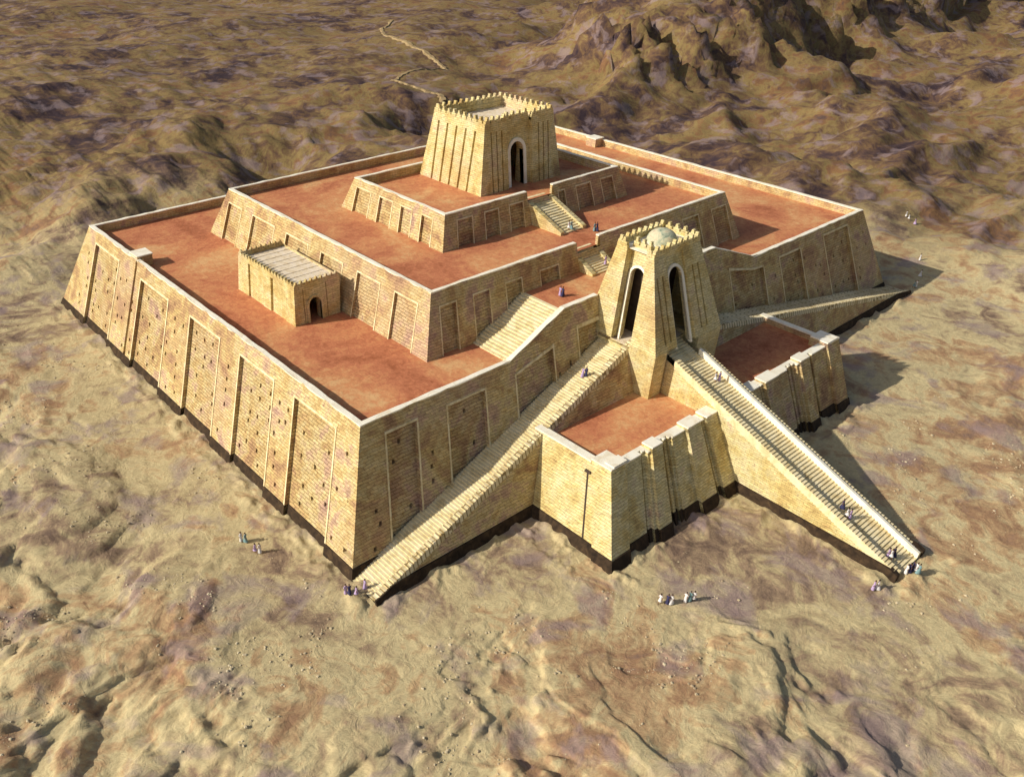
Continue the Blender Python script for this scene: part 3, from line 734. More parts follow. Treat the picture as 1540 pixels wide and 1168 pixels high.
cut += [panel_cut(PF, 12.95, 13.05, F1 - .2, sz1 - .3, .12), panel_cut(PF, 15.95, 16.05, F1 - .2, sz1 - .3, .12)]
cut.append(frustum((stp[0] + .35, stp[1] - .1, stp[2] + .35, stp[3] - .35), (stp[0] + .35, stp[1] - .1, stp[2] + .35, stp[3] - .35), sz1 - .25, sz1 + 1))
part('shrine_wall', carve(frustum(sb, stp, F1 - .1, sz1), cut), M['pale'], sh, fix=False)
mb = MB(); mb.box(stp[0] + .36, stp[1] - .1, stp[2] + .36, stp[3] - .36, sz1 - .26, sz1 - .22)
for i in range(1, 9):                                         # low ridges between roof slabs
    y = stp[2] + .36 + i * (stp[3] - stp[2] - .72) / 9; mb.box(stp[0] + .4, stp[1] - .15, y - .04, y + .04, sz1 - .215, sz1 - .17)
part('roof_floor', mb, M['roof'], sh)
part('door_surround', arch_frame(PF, 13.6, 15.2, F1, F1 + 2.75, .28, -.10, .3), M['pale'], sh)
x0, x1, y0, y1 = stp; w = .3
segs = [((x0, y0 + w), (x0, y1 - w), (1, 0)), ((x0, y0), (x1 - .1, y0), (0, 1)), ((x0, y1), (x1 - .1, y1), (0, -1))]
part('battlement', battlement(segs, sz1, .6, w, .62), M['pale'], sh, fix=False)

# ------------------------------------------------------------------ terrain
def hsh(ix, iy, seed):
    n = (ix.astype(np.int64) * 374761393 + iy.astype(np.int64) * 668265263 + seed * 2147483647) & 0xffffffff
    n = ((n ^ (n >> 13)) * 1274126177) & 0xffffffff
    n = n ^ (n >> 16); return (n & 0xffff) / 65535.
def perlin(x, y, seed=0):
    ix, iy = np.floor(x), np.floor(y); fx, fy = x - ix, y - iy
    u = fx * fx * fx * (fx * (fx * 6 - 15) + 10); v = fy * fy * fy * (fy * (fy * 6 - 15) + 10)
    def g(a, b):
        an = hsh(ix + a, iy + b, seed) * 2 * np.pi
        return np.cos(an) * (fx - a) + np.sin(an) * (fy - b)
    return ((g(0, 0) * (1 - u) + g(1, 0) * u) * (1 - v) + (g(0, 1) * (1 - u) + g(1, 1) * u) * v) * 1.5
def fbm(x, y, o=5, seed=0, gain=.5):
    s = 0; a = 1; t = 0
    for i in range(o): s = s + a * perlin(x * 2 ** i, y * 2 ** i, seed + i * 17); t += a; a *= gain
    return s / t
def ridged(x, y, o=5, seed=0, gain=.55):
    s = 0; a = 1; t = 0
    for i in range(o): s = s + a * (1 - np.abs(perlin(x * 2 ** i, y * 2 ** i, seed + i * 31)) * 1.6); t += a; a *= gain
    return s / t
sm = lambda a, b, x: (lambda t: t * t * (3 - 2 * t))(np.clip((x - a) / (b - a), 0, 1))
# camera basis, used here only to turn landmarks seen in the picture into ground positions
CAM = dict(loc=(-30.1, -44.752, 52.653), yaw=39.521, pitch=32.664, roll=.575, f=1251.534, px=621.487, py=612.805)
a_, b_, r_ = (R(CAM[k]) for k in ('yaw', 'pitch', 'roll'))
FW = Vector((math.sin(a_) * math.cos(b_), math.cos(a_) * math.cos(b_), -math.sin(b_)))
RT = Vector((math.cos(a_), -math.sin(a_), 0)); UP = RT.cross(FW)
RT2 = RT * math.cos(r_) + UP * math.sin(r_); UP2 = UP * math.cos(r_) - RT * math.sin(r_)
def G(u, v, z=0.):
    d = FW + RT2 * ((u - CAM['px']) / CAM['f']) - UP2 * ((v - CAM['py']) / CAM['f'])
    o = Vector(CAM['loc']); t = (z - o.z) / d.z; return o + d * t

def seg_dist(X, Y, pts):
    """distance to polyline and signed side"""
    best = np.full(X.shape, 1e9); sd = np.zeros(X.shape); al = np.zeros(X.shape); acc = 0
    for (ax, ay), (bx, by) in zip(pts, pts[1:]):
        dx, dy = bx - ax, by - ay; L = math.hypot(dx, dy)
        t = np.clip(((X - ax) * dx + (Y - ay) * dy) / (L * L), 0, 1)
        d = np.hypot(X - ax - t * dx, Y - ay - t * dy); s = np.sign(dx * (Y - ay) - dy * (X - ax))
        m = d < best; best = np.where(m, d, best); sd = np.where(m, s, sd); al = np.where(m, acc + t * L, al); acc += L
    return best, sd, al
def bump_at(X, Y, u, v, rx, ry, rot, h, wob=None):
    c = G(u, v); x = X - c.x; y = Y - c.y; q = R(rot)
    a = (x * math.cos(q) + y * math.sin(q)) / rx; b = (-x * math.sin(q) + y * math.cos(q)) / ry
    r = np.sqrt(a * a + b * b)
    if wob is not None: r = r * (1 + wob)
    return h * (1 - sm(.35, 1., r))
ROAD = [G(*p)[:2] for p in [(690, 168), (668, 158), (655, 152), (612, 146), (594, 140), (592, 134), (608, 124), (640, 115), (668, 106), (676, 99), (668, 92), (648, 84), (620, 75), (596, 68), (580, 58), (575, 45), (590, 30), (600, 10)]]
def footprint(X, Y):
    d = None
    for x0, x1, y0, y1 in ((0, L1, -3, W1), (18, 63, -14, 0), (37, 44.5, -31, 0)):
        q = np.hypot(np.maximum(np.maximum(x0 - X, X - x1), 0), np.maximum(np.maximum(y0 - Y, Y - y1), 0))
        d = q if d is None else np.minimum(d, q)
    return d
def terrain(X, Y):
    near = footprint(X, Y)
    wx = fbm(X / 26, Y / 26, 3, 5) * 8; wy = fbm(X / 26, Y / 26, 3, 9) * 8
    Xw, Yw = X + wx, Y + wy
    # foreground scabland: soft swells broken by scalloped ledges and patches of crumbly rock
    fore = sm(130, 60, np.hypot(X + 5, Y + 10))
    ap = sm(3., 19., near) * (1 - .6 * sm(35, 60, X) * sm(20, 0, Y))
    e1 = fbm(Xw / 17, Yw / 12, 5, 3, .52); e2 = fbm(Xw / 11 + 9, Yw / 15, 5, 23, .5)
    led = sm(.03, .075, e1) * .75 + sm(-.17, -.13, e1) * .6 + sm(.20, .235, e2) * .55 + sm(-.08, -.04, e2) * .35
    rough = sm(.0, .25, fbm(X / 12, Y / 12, 3, 501))
    h = (led * .5 + e1 * .95) * ap * fore
    h = h + (ridged(Xw / 2.6, Yw / 2.0, 4, 77, .55) - .6) * .3 * sm(4, 14, near) * fore * rough * (1 - .8 * sm(35, 60, X))
    h = h + np.clip(fbm(X / 2.3, Y / 2.3, 3, 881) * .9 + .02, -.05, .4) * sm(3.5, .5, near)
    # rolling country behind
    bk = (1 - fore) * sm(6, 50, near)
    low = (fbm(Xw / 75, Yw / 55, 2, 41) * 13 + (ridged(Xw / 48, Yw / 30, 2, 63) - .6) * 5) * bk
    plain_ = sm(60, 130, Y - X * .55)                              # smooth plain at the far left
    rel = bk * (1 - .8 * plain_)
    h = h + low * (1 - .7 * plain_) + .7 * rel * ((ridged(Xw / 26, Yw / 16, 4, 91, .45) - .6) * 2.3 + fbm(X / 9, Y / 7, 4, 93) * .7)
    wob = fbm(X / 15, Y / 15, 4, 12) * .45
    out = sm(.0, .3, fbm(X / 10, Y / 10, 3, 71) + .1) * 1.3
    m = bump_at(X, Y, 300, 262, 34, 12, 62, 4.2, wob) + bump_at(X, Y, 170, 300, 24, 12, 50, 3.6, wob) + bump_at(X, Y, 245, 215, 34, 12, 40, 4., wob) \
        + bump_at(X, Y, 95, 255, 24, 15, 30, 4., wob) + bump_at(X, Y, 520, 198, 26, 8, 20, 3., wob) + bump_at(X, Y, 60, 400, 16, 10, 40, 2., wob)
    m = m * .55
    h = h + m + (ridged(Xw / 9, Yw / 8, 3, 611) - .6) * .9 * np.clip(m / 3, 0, 1) * out
    pts = [G(*p)[:2] for p in ((-40, 350), (60, 275), (140, 245), (250, 236), (420, 232), (560, 200), (640, 185), (760, 150))]
    d, s, al = seg_dist(X, Y, pts); h = h - 2.4 * sm(15, 2, d * (1 + wob * .5)) * sm(10, 30, near)
    # cliff country at upper right
    pts = [G(*p)[:2] for p in ((850, 30), (862, 90), (885, 128), (930, 141), (1010, 135), (1080, 126), (1160, 112), (1260, 84), (1400, 30))]
    d, s, al = seg_dist(X, Y, pts); sd = d * s
    flute = (ridged(al / 20, sd / 120, 3, 201, .4) - .6) * 26 + (ridged(al / 6, sd / 60, 3, 205, .5) - .6) * 9
    rag = fbm(X / 5, Y / 5, 4, 733) * 2.2
    c0 = sm(0, 20, sd + flute + rag * 1.5); c0 = c0 + .035 * np.sin(c0 * 34 + rag)                    # ledges
    cl = c0 * 15 + sm(-16, 4, sd + flute * .5) * 3.5 + sm(14, 60, sd + flute) * 5 + rag * .5 * sm(-12, 4, sd)
    h = h + cl * sm(0, 22, al) * sm(8, 30, near)
    d, s, al = seg_dist(X, Y, ROAD)
    return h + (low * (1 - .7 * plain_) - h) * sm(7, 2.5, d) 
Nn = 901; s_ = np.linspace(-1, 1, Nn)
mp = lambda s: 48 * s + 240 * s ** 3 + 1500 * s ** 9
gx = 12 + mp(s_); gy = -8 + mp(s_)
X, Y = np.meshgrid(gx, gy); Zt = terrain(X, Y)
inside = (X > 2) & (X < L1 - 2) & (Y > 2) & (Y < W1 - 2); Zt = np.where(inside, 0, Zt)
me = bpy.data.meshes.new('ground'); nv = Nn * Nn
me.vertices.add(nv); me.vertices.foreach_set('co', np.stack([X, Y, Zt], -1).astype(np.float32).ravel())
ii = np.arange(nv).reshape(Nn, Nn); q = np.stack([ii[:-1, :-1], ii[:-1, 1:], ii[1:, 1:], ii[1:, :-1]], -1).reshape(-1, 4)
me.loops.add(q.size); me.loops.foreach_set('vertex_index', q.ravel().astype(np.int32))
me.polygons.add(len(q)); me.polygons.foreach_set('loop_start', np.arange(0, q.size, 4, dtype=np.int32))
me.polygons.foreach_set('use_smooth', np.ones(len(q), bool)); me.update(calc_edges=True)
# kind of soil (0 pale silt near the building, 1 darker upland clay)
soil = sm(-25, 45, (X * .75 + Y * .9) - 88 + fbm(X / 25, Y / 25, 4, 300) * 30)
at = me.attributes.new('soil', 'FLOAT', 'POINT'); at.data.foreach_set('value', soil.astype(np.float32).ravel())
gr = link('ground', me); gr['kind'] = 'structure'
def ground_material():
    m, t, b = nt('desert_soil'); k = N(t)
    g = k.n('ShaderNodeNewGeometry'); p = g.outputs['Position']
    at = k.n('ShaderNodeAttribute', attribute_name='soil')
    a = k.noise(p, .026, 6, .60, 1.2); c = k.noise(p, .17, 6, .68, 1.2); hatch = k.noise(k.mapping(p, (.9, 2.2, 1)), 1.3, 8, .82, .25)
    f = k.math('ADD', k.math('MULTIPLY', a, .62), k.math('MULTIPLY', c, .38))
    pale = k.ramp(f, [(.38, (.17, .115, .085)), (.43, (.33, .235, .15)), (.472, (.50, .40, .225)), (.515, (.60, .50, .28)), (.555, (.50, .35, .19)), (.60, (.36, .215, .12)), (.67, (.28, .18, .13))])
    dark = k.ramp(f, [(.38, (.050, .032, .038)), (.43, (.10, .060, .048)), (.48, (.175, .105, .055)), (.53, (.255, .185, .075)), (.585, (.22, .115, .055)), (.65, (.12, .075, .06))])
    col_ = k.mix(at.outputs['Fac'], pale, dark)
    lil = k.noise(p, .11, 4, .6, .5)
    col_ = k.mix(k.ramp(lil, [(.53, 0.), (.63, .6)]), col_, (.30, .225, .23))
    col_ = k.mix(.7, col_, k.ramp(hatch, [(.3, .66), (.5, 1.), (.72, 1.22)]), 'MULTIPLY')
    k.l(col_, b.inputs['Base Color'])
    nb = k.bump(k.noise(p, .5, 6, .66, .6), .5, .7)
    k.l(k.bump(hatch, .3, .25, nb), b.inputs['Normal']); return m
me.materials.append(ground_material())

def tz(x, y):
    """ground height read from the built grid"""
    i = int(np.clip(np.searchsorted(gx, x) - 1, 0, Nn - 2)); j = int(np.clip(np.searchsorted(gy, y) - 1, 0, Nn - 2))
    u = (x - gx[i]) / (gx[i + 1] - gx[i]); v = (y - gy[j]) / (gy[j + 1] - gy[j])
    return float((Zt[j, i] * (1 - u) + Zt[j, i + 1] * u) * (1 - v) + (Zt[j + 1, i] * (1 - u) + Zt[j + 1, i + 1] * u) * v)
# winding track
pts = [Vector(p) for p in ROAD]
def cr(pts, n):
    o = []
    for i in range(1, len(pts) - 2):
        a, b, c, d = pts[i - 1:i + 3]
        for j in range(n):
            t = j / n; o.append(.5 * ((2 * b) + (c - a) * t + (2 * a - 5 * b + 4 * c - d) * t * t + (3 * b - a - 3 * c + d) * t ** 3))
    return o
path = cr(pts, 12); mb = MB(); W = .95; rows = []
for i, p in enumerate(path):
    d = (path[min(i + 1, len(path) - 1)] - path[max(i - 1, 0)]).normalized(); nrm = Vector((-d.y, d.x)); row = []
    for k in range(-2, 3):
        q_ = p + nrm * ((W + .35 * math.sin(i * 1.7) + .2 * math.sin(i * .53)) * k / 2); zz = max(tz(q_.x + ddx, q_.y + ddy) for ddx in (-1, 0, 1) for ddy in (-1, 0, 1))
        row.append((q_.x, q_.y, zz + (.2 if abs(k) < 2 else -.3)))
    rows.append(row)
for a, b in zip(rows, rows[1:]):
    for k in range(4): mb.quad(a[k], a[k + 1], b[k + 1], b[k])
M['track'] = plain('track_dust', [(.35, (.26, .18, .09)), (.6, (.40, .30, .16))], .5)
rd = part('path', mb, M['track']); rd['kind'] = 'structure'

# loose stones lying on the open ground in front
rs = random.Random(21); rv = []; rf_ = []; rg = np.array([[rs.uniform(-32, 75), rs.uniform(-46, 75)] for _ in range(60000)])
okm = (footprint(rg[:, 0], rg[:, 1]) > 1.5) & (fbm(rg[:, 0] / 9, rg[:, 1] / 9, 3, 61) + .25 * fbm(rg[:, 0] / 2, rg[:, 1] / 2, 2, 5) > .20)
for x, y in rg[okm][:4200]:
    r0 = .04 + .13 * rs.random() ** 4; z = tz(x, y); b0 = len(rv); n_ = 5; a0 = rs.random() * 6
    for k, (zz, rr) in enumerate(((-.3, .9), (.35, 1.), (.75, .5))):
        for j in range(n_): q_ = rs.uniform(.7, 1.2); rv.append((x + r0 * rr * q_ * math.cos(a0 + j * 1.2566), y + r0 * rr * q_ * math.sin(a0 + j * 1.2566), z + r0 * zz * rs.uniform(.7, 1.1)))
    for k in range(2):
        for j in range(n_): rf_.append((b0 + k * n_ + j, b0 + k * n_ + (j + 1) % n_, b0 + (k + 1) * n_ + (j + 1) % n_, b0 + (k + 1) * n_ + j))
    rf_.append(tuple(b0 + 2 * n_ + j for j in range(n_)))
rme = bpy.data.meshes.new('rubble'); rme.from_pydata(rv, [], rf_)
rme.materials.append(plain('stone', [(.35, (.34, .26, .17)), (.5, (.52, .44, .29)), (.65, (.62, .54, .38))], .25))
ro = link('rubble', rme); ro['kind'] = 'stuff'; ro['label'] = 'loose brown stones scattered over the open desert ground'; ro['category'] = 'rubble'
# ------------------------------------------------------------------ people (built in metres / S)
U = 1 / S
def skin_body(pose):
    J = dict(pose); names = list(J); idx = {n_: i for i, n_ in enumerate(names)}
    me = bpy.data.meshes.new('person_body')
    edges = [(idx[a], idx[p]) for a, (co, r, p) in J.items() if p]
    me.from_pydata([co for co, r, p in J.values()], edges, [])
    o = bpy.data.objects.new('t', me); col.objects.link(o)
    m = o.modifiers.new('s', 'SKIN'); m.use_smooth_shade = True
    sv = me.skin_vertices[0].data
    for n_, (co, r, p) in J.items():
        sv[idx[n_]].radius = (r, r) if not isinstance(r, tuple) else r
        sv[idx[n_]].use_root = (n_ == 'pelvis')
    s = o.modifiers.new('u', 'SUBSURF'); s.levels = 1; s.render_levels = 1
    dg = bpy.context.evaluated_depsgraph_get(); dg.update()
    out = bpy.data.meshes.new_from_object(o.evaluated_get(dg)); bpy.data.objects.remove(o)
    for p in out.polygons: p.use_smooth = True
    return out
def pose(stride=0., arm=(0, 0), raise_r=False, lean=0.):
    """metres, person faces +y"""
    J = {}
    J['pelvis'] = ((0, 0, .93), (.15, .11), None)
    J['waist'] = ((0, lean * .3, 1.08), (.13, .10), 'pelvis')
    J['chest'] = ((0, lean * .7, 1.30), (.17, .115), 'waist')
    J['neck0'] = ((0, lean, 1.46), (.065, .065), 'chest')
    J['neck1'] = ((0, lean + .01, 1.53), (.052, .055), 'neck0')
    J['jaw'] = ((0, lean + .03, 1.60), (.065, .075), 'neck1')
    J['skull'] = ((0, lean + .02, 1.69), (.078, .092), 'jaw')
    J['nose'] = ((0, lean + .125, 1.635), (.012, .014), 'jaw')
    for sd, nm in ((-1, 'l'), (1, 'r')):
        s_y = stride * sd
        J['hip' + nm] = ((sd * .10, 0, .88), .095, 'pelvis')
        J['knee' + nm] = ((sd * .10, s_y * .55 + .03, .50), .062, 'hip' + nm)
        J['shin' + nm] = ((sd * .10, s_y * .8, .28), .055, 'knee' + nm)
        J['ankle' + nm] = ((sd * .10, s_y - .02, .085), .038, 'shin' + nm)
        J['toe' + nm] = ((sd * .11, s_y + .15, .035), (.034, .026), 'ankle' + nm)
        J['sho' + nm] = ((sd * .19, lean, 1.40), .062, 'chest')
        if raise_r and sd == 1: el, wr = (.36, lean + .18, 1.30), (.42, lean + .40, 1.42)
        else:
            a = arm[0 if sd < 0 else 1]; el, wr = (sd * .25, lean + a * .5 - .03, 1.13), (sd * .25, lean + a + .05, .90)
        J['elb' + nm] = (el, .042, 'sho' + nm); J['wri' + nm] = (wr, .028, 'elb' + nm)
        d = (Vector(wr) - Vector(el)).normalized(); w_ = Vector(wr)
        side = d.cross(Vector((sd, 0, 0))).normalized(); pal = w_ + d * .07
        J['palm' + nm] = (tuple(pal), (.034, .018), 'wri' + nm)
        for k, (off, ln) in enumerate(((-.030, .060), (-.010, .074), (.010, .070), (.030, .055))):
            m1 = pal + d * (ln * .6) + side * off + Vector((-sd * .008, 0, 0)); m2 = pal + d * ln * 1.1 + side * off * 1.1 + Vector((-sd * .022, 0, 0))
            J['f%d%s' % (k, nm)] = (tuple(m1), .0085, 'palm' + nm); J['g%d%s' % (k, nm)] = (tuple(m2), .0075, 'f%d%s' % (k, nm))
        th = w_ + d * .045 + side * -.045 + Vector((-sd * .015, 0, 0)); J['th' + nm] = (tuple(th), .010, 'wri' + nm)
        J['tg' + nm] = (tuple(th + d * .035), .0085, 'th' + nm)
    return J
def robe(stride, lean, long=True):
    mb = MB(); n = 18; rows = []
    hem = .14 if long else .52
    prof = [(1.475, .075, .07), (1.45, .17, .10), (1.38, .215, .125), (1.22, .185, .135), (1.05, .165, .13), (.90, .185, .15), (.6, .22, .19), (hem, .26, .23)]
    for z, rx, ry in prof:
        st = max(0, (1.0 - z)) * abs(stride) * .9; ly = lean * min(1, max(0, (z - .9) / .5))
        rows.append([(rx * math.cos(2 * math.pi * j / n) * (1 + .05 * math.sin(j * 2.3) * (z < .9)), (ry + st) * math.sin(2 * math.pi * j / n) * (1 + .05 * math.cos(j * 3.1) * (z < .9)) + ly, z) for j in range(n)])
    vs = [v for r in rows for v in r]
    mb.add(vs, [(i * n + j, i * n + (j + 1) % n, (i + 1) * n + (j + 1) % n, (i + 1) * n + j) for i in range(len(rows) - 1) for j in range(n)])
    # sleeves
    for sd in (-1, 1):
        a, b = Vector((sd * .16, lean, 1.42)), Vector((sd * .245, lean - .01, 1.20)); m = 8; ring_ = []
        for c, r in ((a, .085), (b, .075)):
            for j in range(m): an = 2 * math.pi * j / m; ring_.append((c.x + r * math.cos(an), c.y + r * math.sin(an), c.z + r * .3 * math.cos(an) * -sd))
        mb.add(ring_, [(j, (j + 1) % m, m + (j + 1) % m, m + j) for j in range(m)])
    return mb
def hair(lean):
    mb = MB(); n = 14; rows = []
    c = Vector((0, lean + .0, 1.70))
    for i in range(7):
        ph = -.55 + (math.pi / 2 + .55) * i / 6
        rows += [(c.x + .098 * math.cos(ph) * math.cos(2 * math.pi * j / n), c.y + (.108 if math.sin(2 * math.pi * j / n) < 0 else .085 if ph < .3 else .108) * math.cos(ph) * math.sin(2 * math.pi * j / n), c.z + .105 * math.sin(ph)) for j in range(n)]
    mb.add(rows, [(i * n + j, i * n + (j + 1) % n, (i + 1) * n + (j + 1) % n, (i + 1) * n + j) for i in range(6) for j in range(n)])
    return mb
protos = []
for kw, rb_, ln_ in ((dict(), 0, 0), (dict(stride=.22, arm=(.15, -.12)), .22, .03), (dict(stride=.12, raise_r=True), .12, 0), (dict(stride=.26, arm=(-.14, .16)), .26, .06)):
    kw['lean'] = ln_
    body = skin_body(pose(**kw)); body.transform(Matrix.Scale(U, 4))
    bits = [(body, 'skin')]
    for nm, m_ in (('robe', robe(rb_, ln_, long=len(protos) != 1)), ('hair', hair(ln_))):
        me_ = m_.mesh(nm, []); me_.transform(Matrix.Scale(U, 4))
        for p in me_.polygons: p.use_smooth = True
        bits.append((me_, nm))
    protos.append(bits)
for bits in protos:
    for me_, k in bits: me_.materials.clear(); me_.materials.append(M['hair'] if k == 'hair' else M['skin'])
def person(u, v, z, pr, cloth, face, label, group=None, snap=False):
    p = G(u, v, z)
    if z == 0: p = G(u, v, tz(p.x, p.y)); p.z = tz(p.x, p.y)
    bits = protos[pr]
    root = link('person', bits[0][0], None, p); root.rotation_euler.z = R(face)
    root['label'] = label; root['category'] = 'person'
    if group: root['group'] = group
    root.data = bits[0][0]
    for me_, k in bits[1:]:
        c = bpy.data.objects.new(k, me_); col.objects.link(c); c.parent = root; WL[c] = WL[root]
        if k == 'robe': c.material_slots[0].link = 'OBJECT'; c.material_slots[0].material = M[cloth]
    return root
g1 = 'people walking beside the left wall'; g2 = 'people at the foot of the left staircase'; g3 = 'people standing in front of the near bastion'
g4 = 'people at the foot of the central staircase'; g5 = 'people climbing the central staircase'; g6 = 'people beyond the right end of the ziggurat'; g7 = 'people on the terraces'
sC = lambda v: 0
PPL = [
 (363, 814, 0, 0, 'white', 200, 'person in white robe, left one of the farther pair outside the left wall', g1),
 (369.5, 815, 0, 3, 'teal', 200, 'person in a grey green robe, right one of the farther pair outside the left wall', g1),
 (384, 831, 0, 1, 'lilac', 215, 'person in a lilac tunic, left one of the nearer pair outside the left wall', g1),
 (391, 831, 0, 2, 'white', 200, 'person in a white robe raising an arm, nearer pair outside the left wall', g1),
 (520, 893, 0, 0, 'lilac', 180, 'person in lilac standing leftmost near the foot of the left staircase', g2),
 (525.5, 893, 0, 3, 'blue', 160, 'person in dark blue second from left near the foot of the left staircase', g2),
 (536, 895, 0, 1, 'lilac', 250, 'person in a lilac tunic alone at the bottom edge of the left staircase', g2),
 (992, 907, 0, 1, 'white', 100, 'person in white tunic, leftmost of the row in front of the near bastion', g3),
 (1003, 908, 0, 0, 'blue', 100, 'person in dark blue, second from left in front of the near bastion', g3),
 (1009, 908, 0, 3, 'white', 80, 'person in a white robe, third from left in front of the near bastion', g3),
 (1030, 905, 0, 0, 'white', 90, 'person in a white robe, third from right in front of the near bastion', g3),
 (1037, 903, 0, 3, 'teal', 90, 'person in a grey green robe, second from right in front of the near bastion', g3),
 (1042.5, 903, 0, 1, 'white', 90, 'person in a white tunic, rightmost of those in front of the near bastion', g3),
 (1312, 887, 0, 0, 'lilac', 20, 'person in lilac, left of two below the foot of the central staircase', g4),
 (1318.5, 886, 0, 3, 'white', 20, 'person in white robe, right one of the pair below the central staircase foot', g4),
 (1361, 863, 0, 0, 'white', 40, 'person in white, left end of the group right of the central stair foot', g4),
 (1366, 861, 0, 3, 'blue', 40, 'person in dark blue, left middle of the group right of the central stair foot', g4),
 (1370.5, 860, 0, 0, 'blue', 40, 'person in dark blue, centre of the group right of the central stair foot', g4),
 (1375, 862, 0, 1, 'white', 60, 'person in a white tunic, right middle of the group right of the central stair foot', g4),
 (1379, 864, 0, 3, 'teal', 60, 'person in grey green, right end of the group right of the central stair foot', g4),
 (1365, 318, 0, 0, 'white', 0, 'person in white, farthest of those beyond the right end of the ziggurat', g6),
 (1369, 322, 0, 1, 'white', 0, 'person in a white tunic just in front of the farthest person at right', g6),
 (1376, 336, 0, 3, 'lilac', 0, 'person in lilac alone below the farthest pair at right', g6),
 (1383, 391, 0, 0, 'white', 200, 'person in white at the upper edge of the big shadow at right', g6),
 (1383, 416, 0, 3, 'white', 200, 'person in white inside the tip of the big shadow at right', g6),
 (1373.5, 433, 0, 1, 'teal', 200, 'person in grey green standing at the foot of the right staircase', g6),
 (1377, 432, 0, 0, 'white', 200, 'person in white standing at the foot of the right staircase', g6),
 (842, 445, LZ, 0, 'lilac', 90, 'person in lilac, left one of the pair on the landing left of the gatehouse', g7),
 (846, 446, LZ, 3, 'blue', 90, 'person in dark blue, right one of the pair on the landing left of the gatehouse', g7),
 (893.5, 348, F2, 0, 'teal', 0, 'person in grey green, left of two on the middle terrace by the upper stairs', g7),
 (897.5, 348, F2, 3, 'blue', 0, 'person in dark blue, right of two on the middle terrace by the upper stairs', g7),
 (800.5, 265.5, F3, 0, 'blue', 180, 'person in dark blue standing beside the temple doorway', g7)]
for a in PPL: person(*a)
def on_stair(u, v, kind, pr, cloth, face, label, group):
    """drop the feet on the tread under them"""
    lo, hi = 0., F1 + 8
    best = None
    for i in range(4000):
        z = 20 - 20 * i / 4000
        p = G(u, v, z)
        if kind == 'L': n, s0, s1, a, b, s = 108, 0., 37.9, 0., F1, p.x
        elif kind == 'C': n, s0, s1, a, b, s = 84, CY0, CY1, 0., F1, p.y
        elif kind == '3': n, s0, s1, a, b, s = 17, 18.3, 25.2, F2, F3, p.y
        else: n, s0, s1, a, b, s = 12, 10.7, 14.5, LZ, F2, p.y
        k = math.floor((s - s0) / (s1 - s0) * n) + 1; k = max(0, min(n, k)); zs = a + (b - a) * k / n
        if z <= zs: best = (zs, p); break
    zs, p = best
    return person(u, v, zs if zs > .01 else .01, pr, cloth, face, label, group)
on_stair(549, 885, 'L', 2, 'lilac', 90, 'person in lilac raising an arm on the lowest steps of the left staircase', g2)
on_stair(876, 567, 'L', 3, 'lilac', 270, 'person in lilac, left one of the pair high on the left staircase', g7)
on_stair(881, 566, 'L', 0, 'blue', 270, 'person in dark blue, right one of the pair high on the left staircase', g7)
on_stair(1334, 838, 'C', 0, 'lilac', 0, 'person in lilac, left of three on the lowest central steps', g5)
on_stair(1338.5, 840, 'C', 1, 'white', 0, 'person in a white tunic, middle of three on the lowest central steps', g5)
on_stair(1343, 837, 'C', 3, 'blue', 0, 'person in dark blue, right of three on the lowest central steps', g5)
on_stair(1266, 765, 'C', 3, 'blue', 0, 'person in dark blue, highest of three partway down the central staircase', g5)
on_stair(1272.5, 778, 'C', 1, 'white', 0, 'person in a white tunic, left lower of three halfway down the central staircase', g5)
on_stair(1277, 780, 'C', 0, 'lilac', 0, 'person in lilac, right lower of three halfway down the central staircase', g5)
on_stair(1075, 574, 'C', 1, 'white', 0, 'person in a white tunic, left of two near the top of the central staircase', g5)
on_stair(1081, 573, 'C', 0, 'lilac', 0, 'person in lilac, right of two near the top of the central staircase', g5)
on_stair(855, 346, '3', 1, 'white', 0, 'person in a white tunic on the lowest steps of the upper staircase', g7)
on_stair(859, 345, '3', 3, 'teal', 0, 'person in grey green on the lowest steps of the upper staircase', g7)
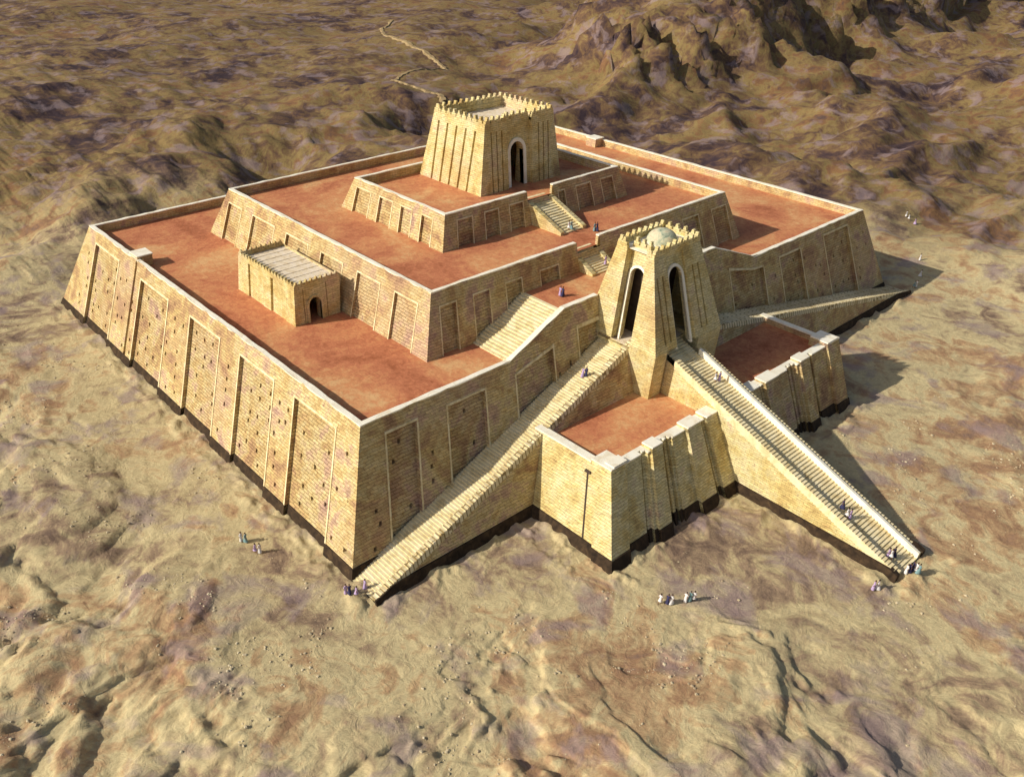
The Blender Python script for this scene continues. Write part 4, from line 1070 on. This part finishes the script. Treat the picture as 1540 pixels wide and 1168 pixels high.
on_stair(910, 398, '2', 0, 'lilac', 0, 'person in lilac on the short stairs left of the gatehouse battlements', g7)

# ------------------------------------------------------------------ scale everything to metres
seen = set()
for o in bpy.data.objects:
    o.location = Vector(o.location) * S
    if o.type == 'MESH' and o.data.name not in seen:
        seen.add(o.data.name); o.data.transform(Matrix.Scale(S, 4))

# ------------------------------------------------------------------ light, sky, camera
SUN_AZ = -24.; SUN_EL = 31.                # shadow direction measured from +x, and elevation
d = Vector((math.cos(R(SUN_AZ)) * math.cos(R(SUN_EL)), math.sin(R(SUN_AZ)) * math.cos(R(SUN_EL)), -math.sin(R(SUN_EL))))
sl = bpy.data.lights.new('sun', 'SUN'); sl.energy = 4.6; sl.angle = R(.55); sl.color = (1., .93, .80)
so = bpy.data.objects.new('sun', sl); col.objects.link(so); so.rotation_euler = d.to_track_quat('-Z', 'Y').to_euler()
w = bpy.data.worlds.new('World'); scn.world = w; w.use_nodes = True; t = w.node_tree; t.nodes.clear()
sky = t.nodes.new('ShaderNodeTexSky'); sky.sky_type = 'NISHITA'; sky.sun_disc = False; sky.sun_elevation = R(SUN_EL)
sky.sun_rotation = math.atan2(-d.x, -d.y); sky.dust_density = 3.; sky.ozone_density = .6
bg = t.nodes.new('ShaderNodeBackground'); bg.inputs[1].default_value = .085
out = t.nodes.new('ShaderNodeOutputWorld'); t.links.new(sky.outputs[0], bg.inputs[0]); t.links.new(bg.outputs[0], out.inputs[0])
cd = bpy.data.cameras.new('camera'); cam = bpy.data.objects.new('camera', cd); col.objects.link(cam); scn.camera = cam
cam.location = Vector(CAM['loc']) * S
cam.rotation_euler = Matrix((RT2, UP2, -FW)).transposed().to_euler()
cd.sensor_fit = 'HORIZONTAL'; cd.sensor_width = 36; cd.lens = 36 * CAM['f'] / 1540
cd.shift_x = (770 - CAM['px']) / 1540; cd.shift_y = -(584 - CAM['py']) / 1540
cd.clip_start = 1; cd.clip_end = 12000
scn.view_settings.view_transform = 'Standard'; scn.view_settings.look = 'None'; scn.view_settings.exposure = -0.08
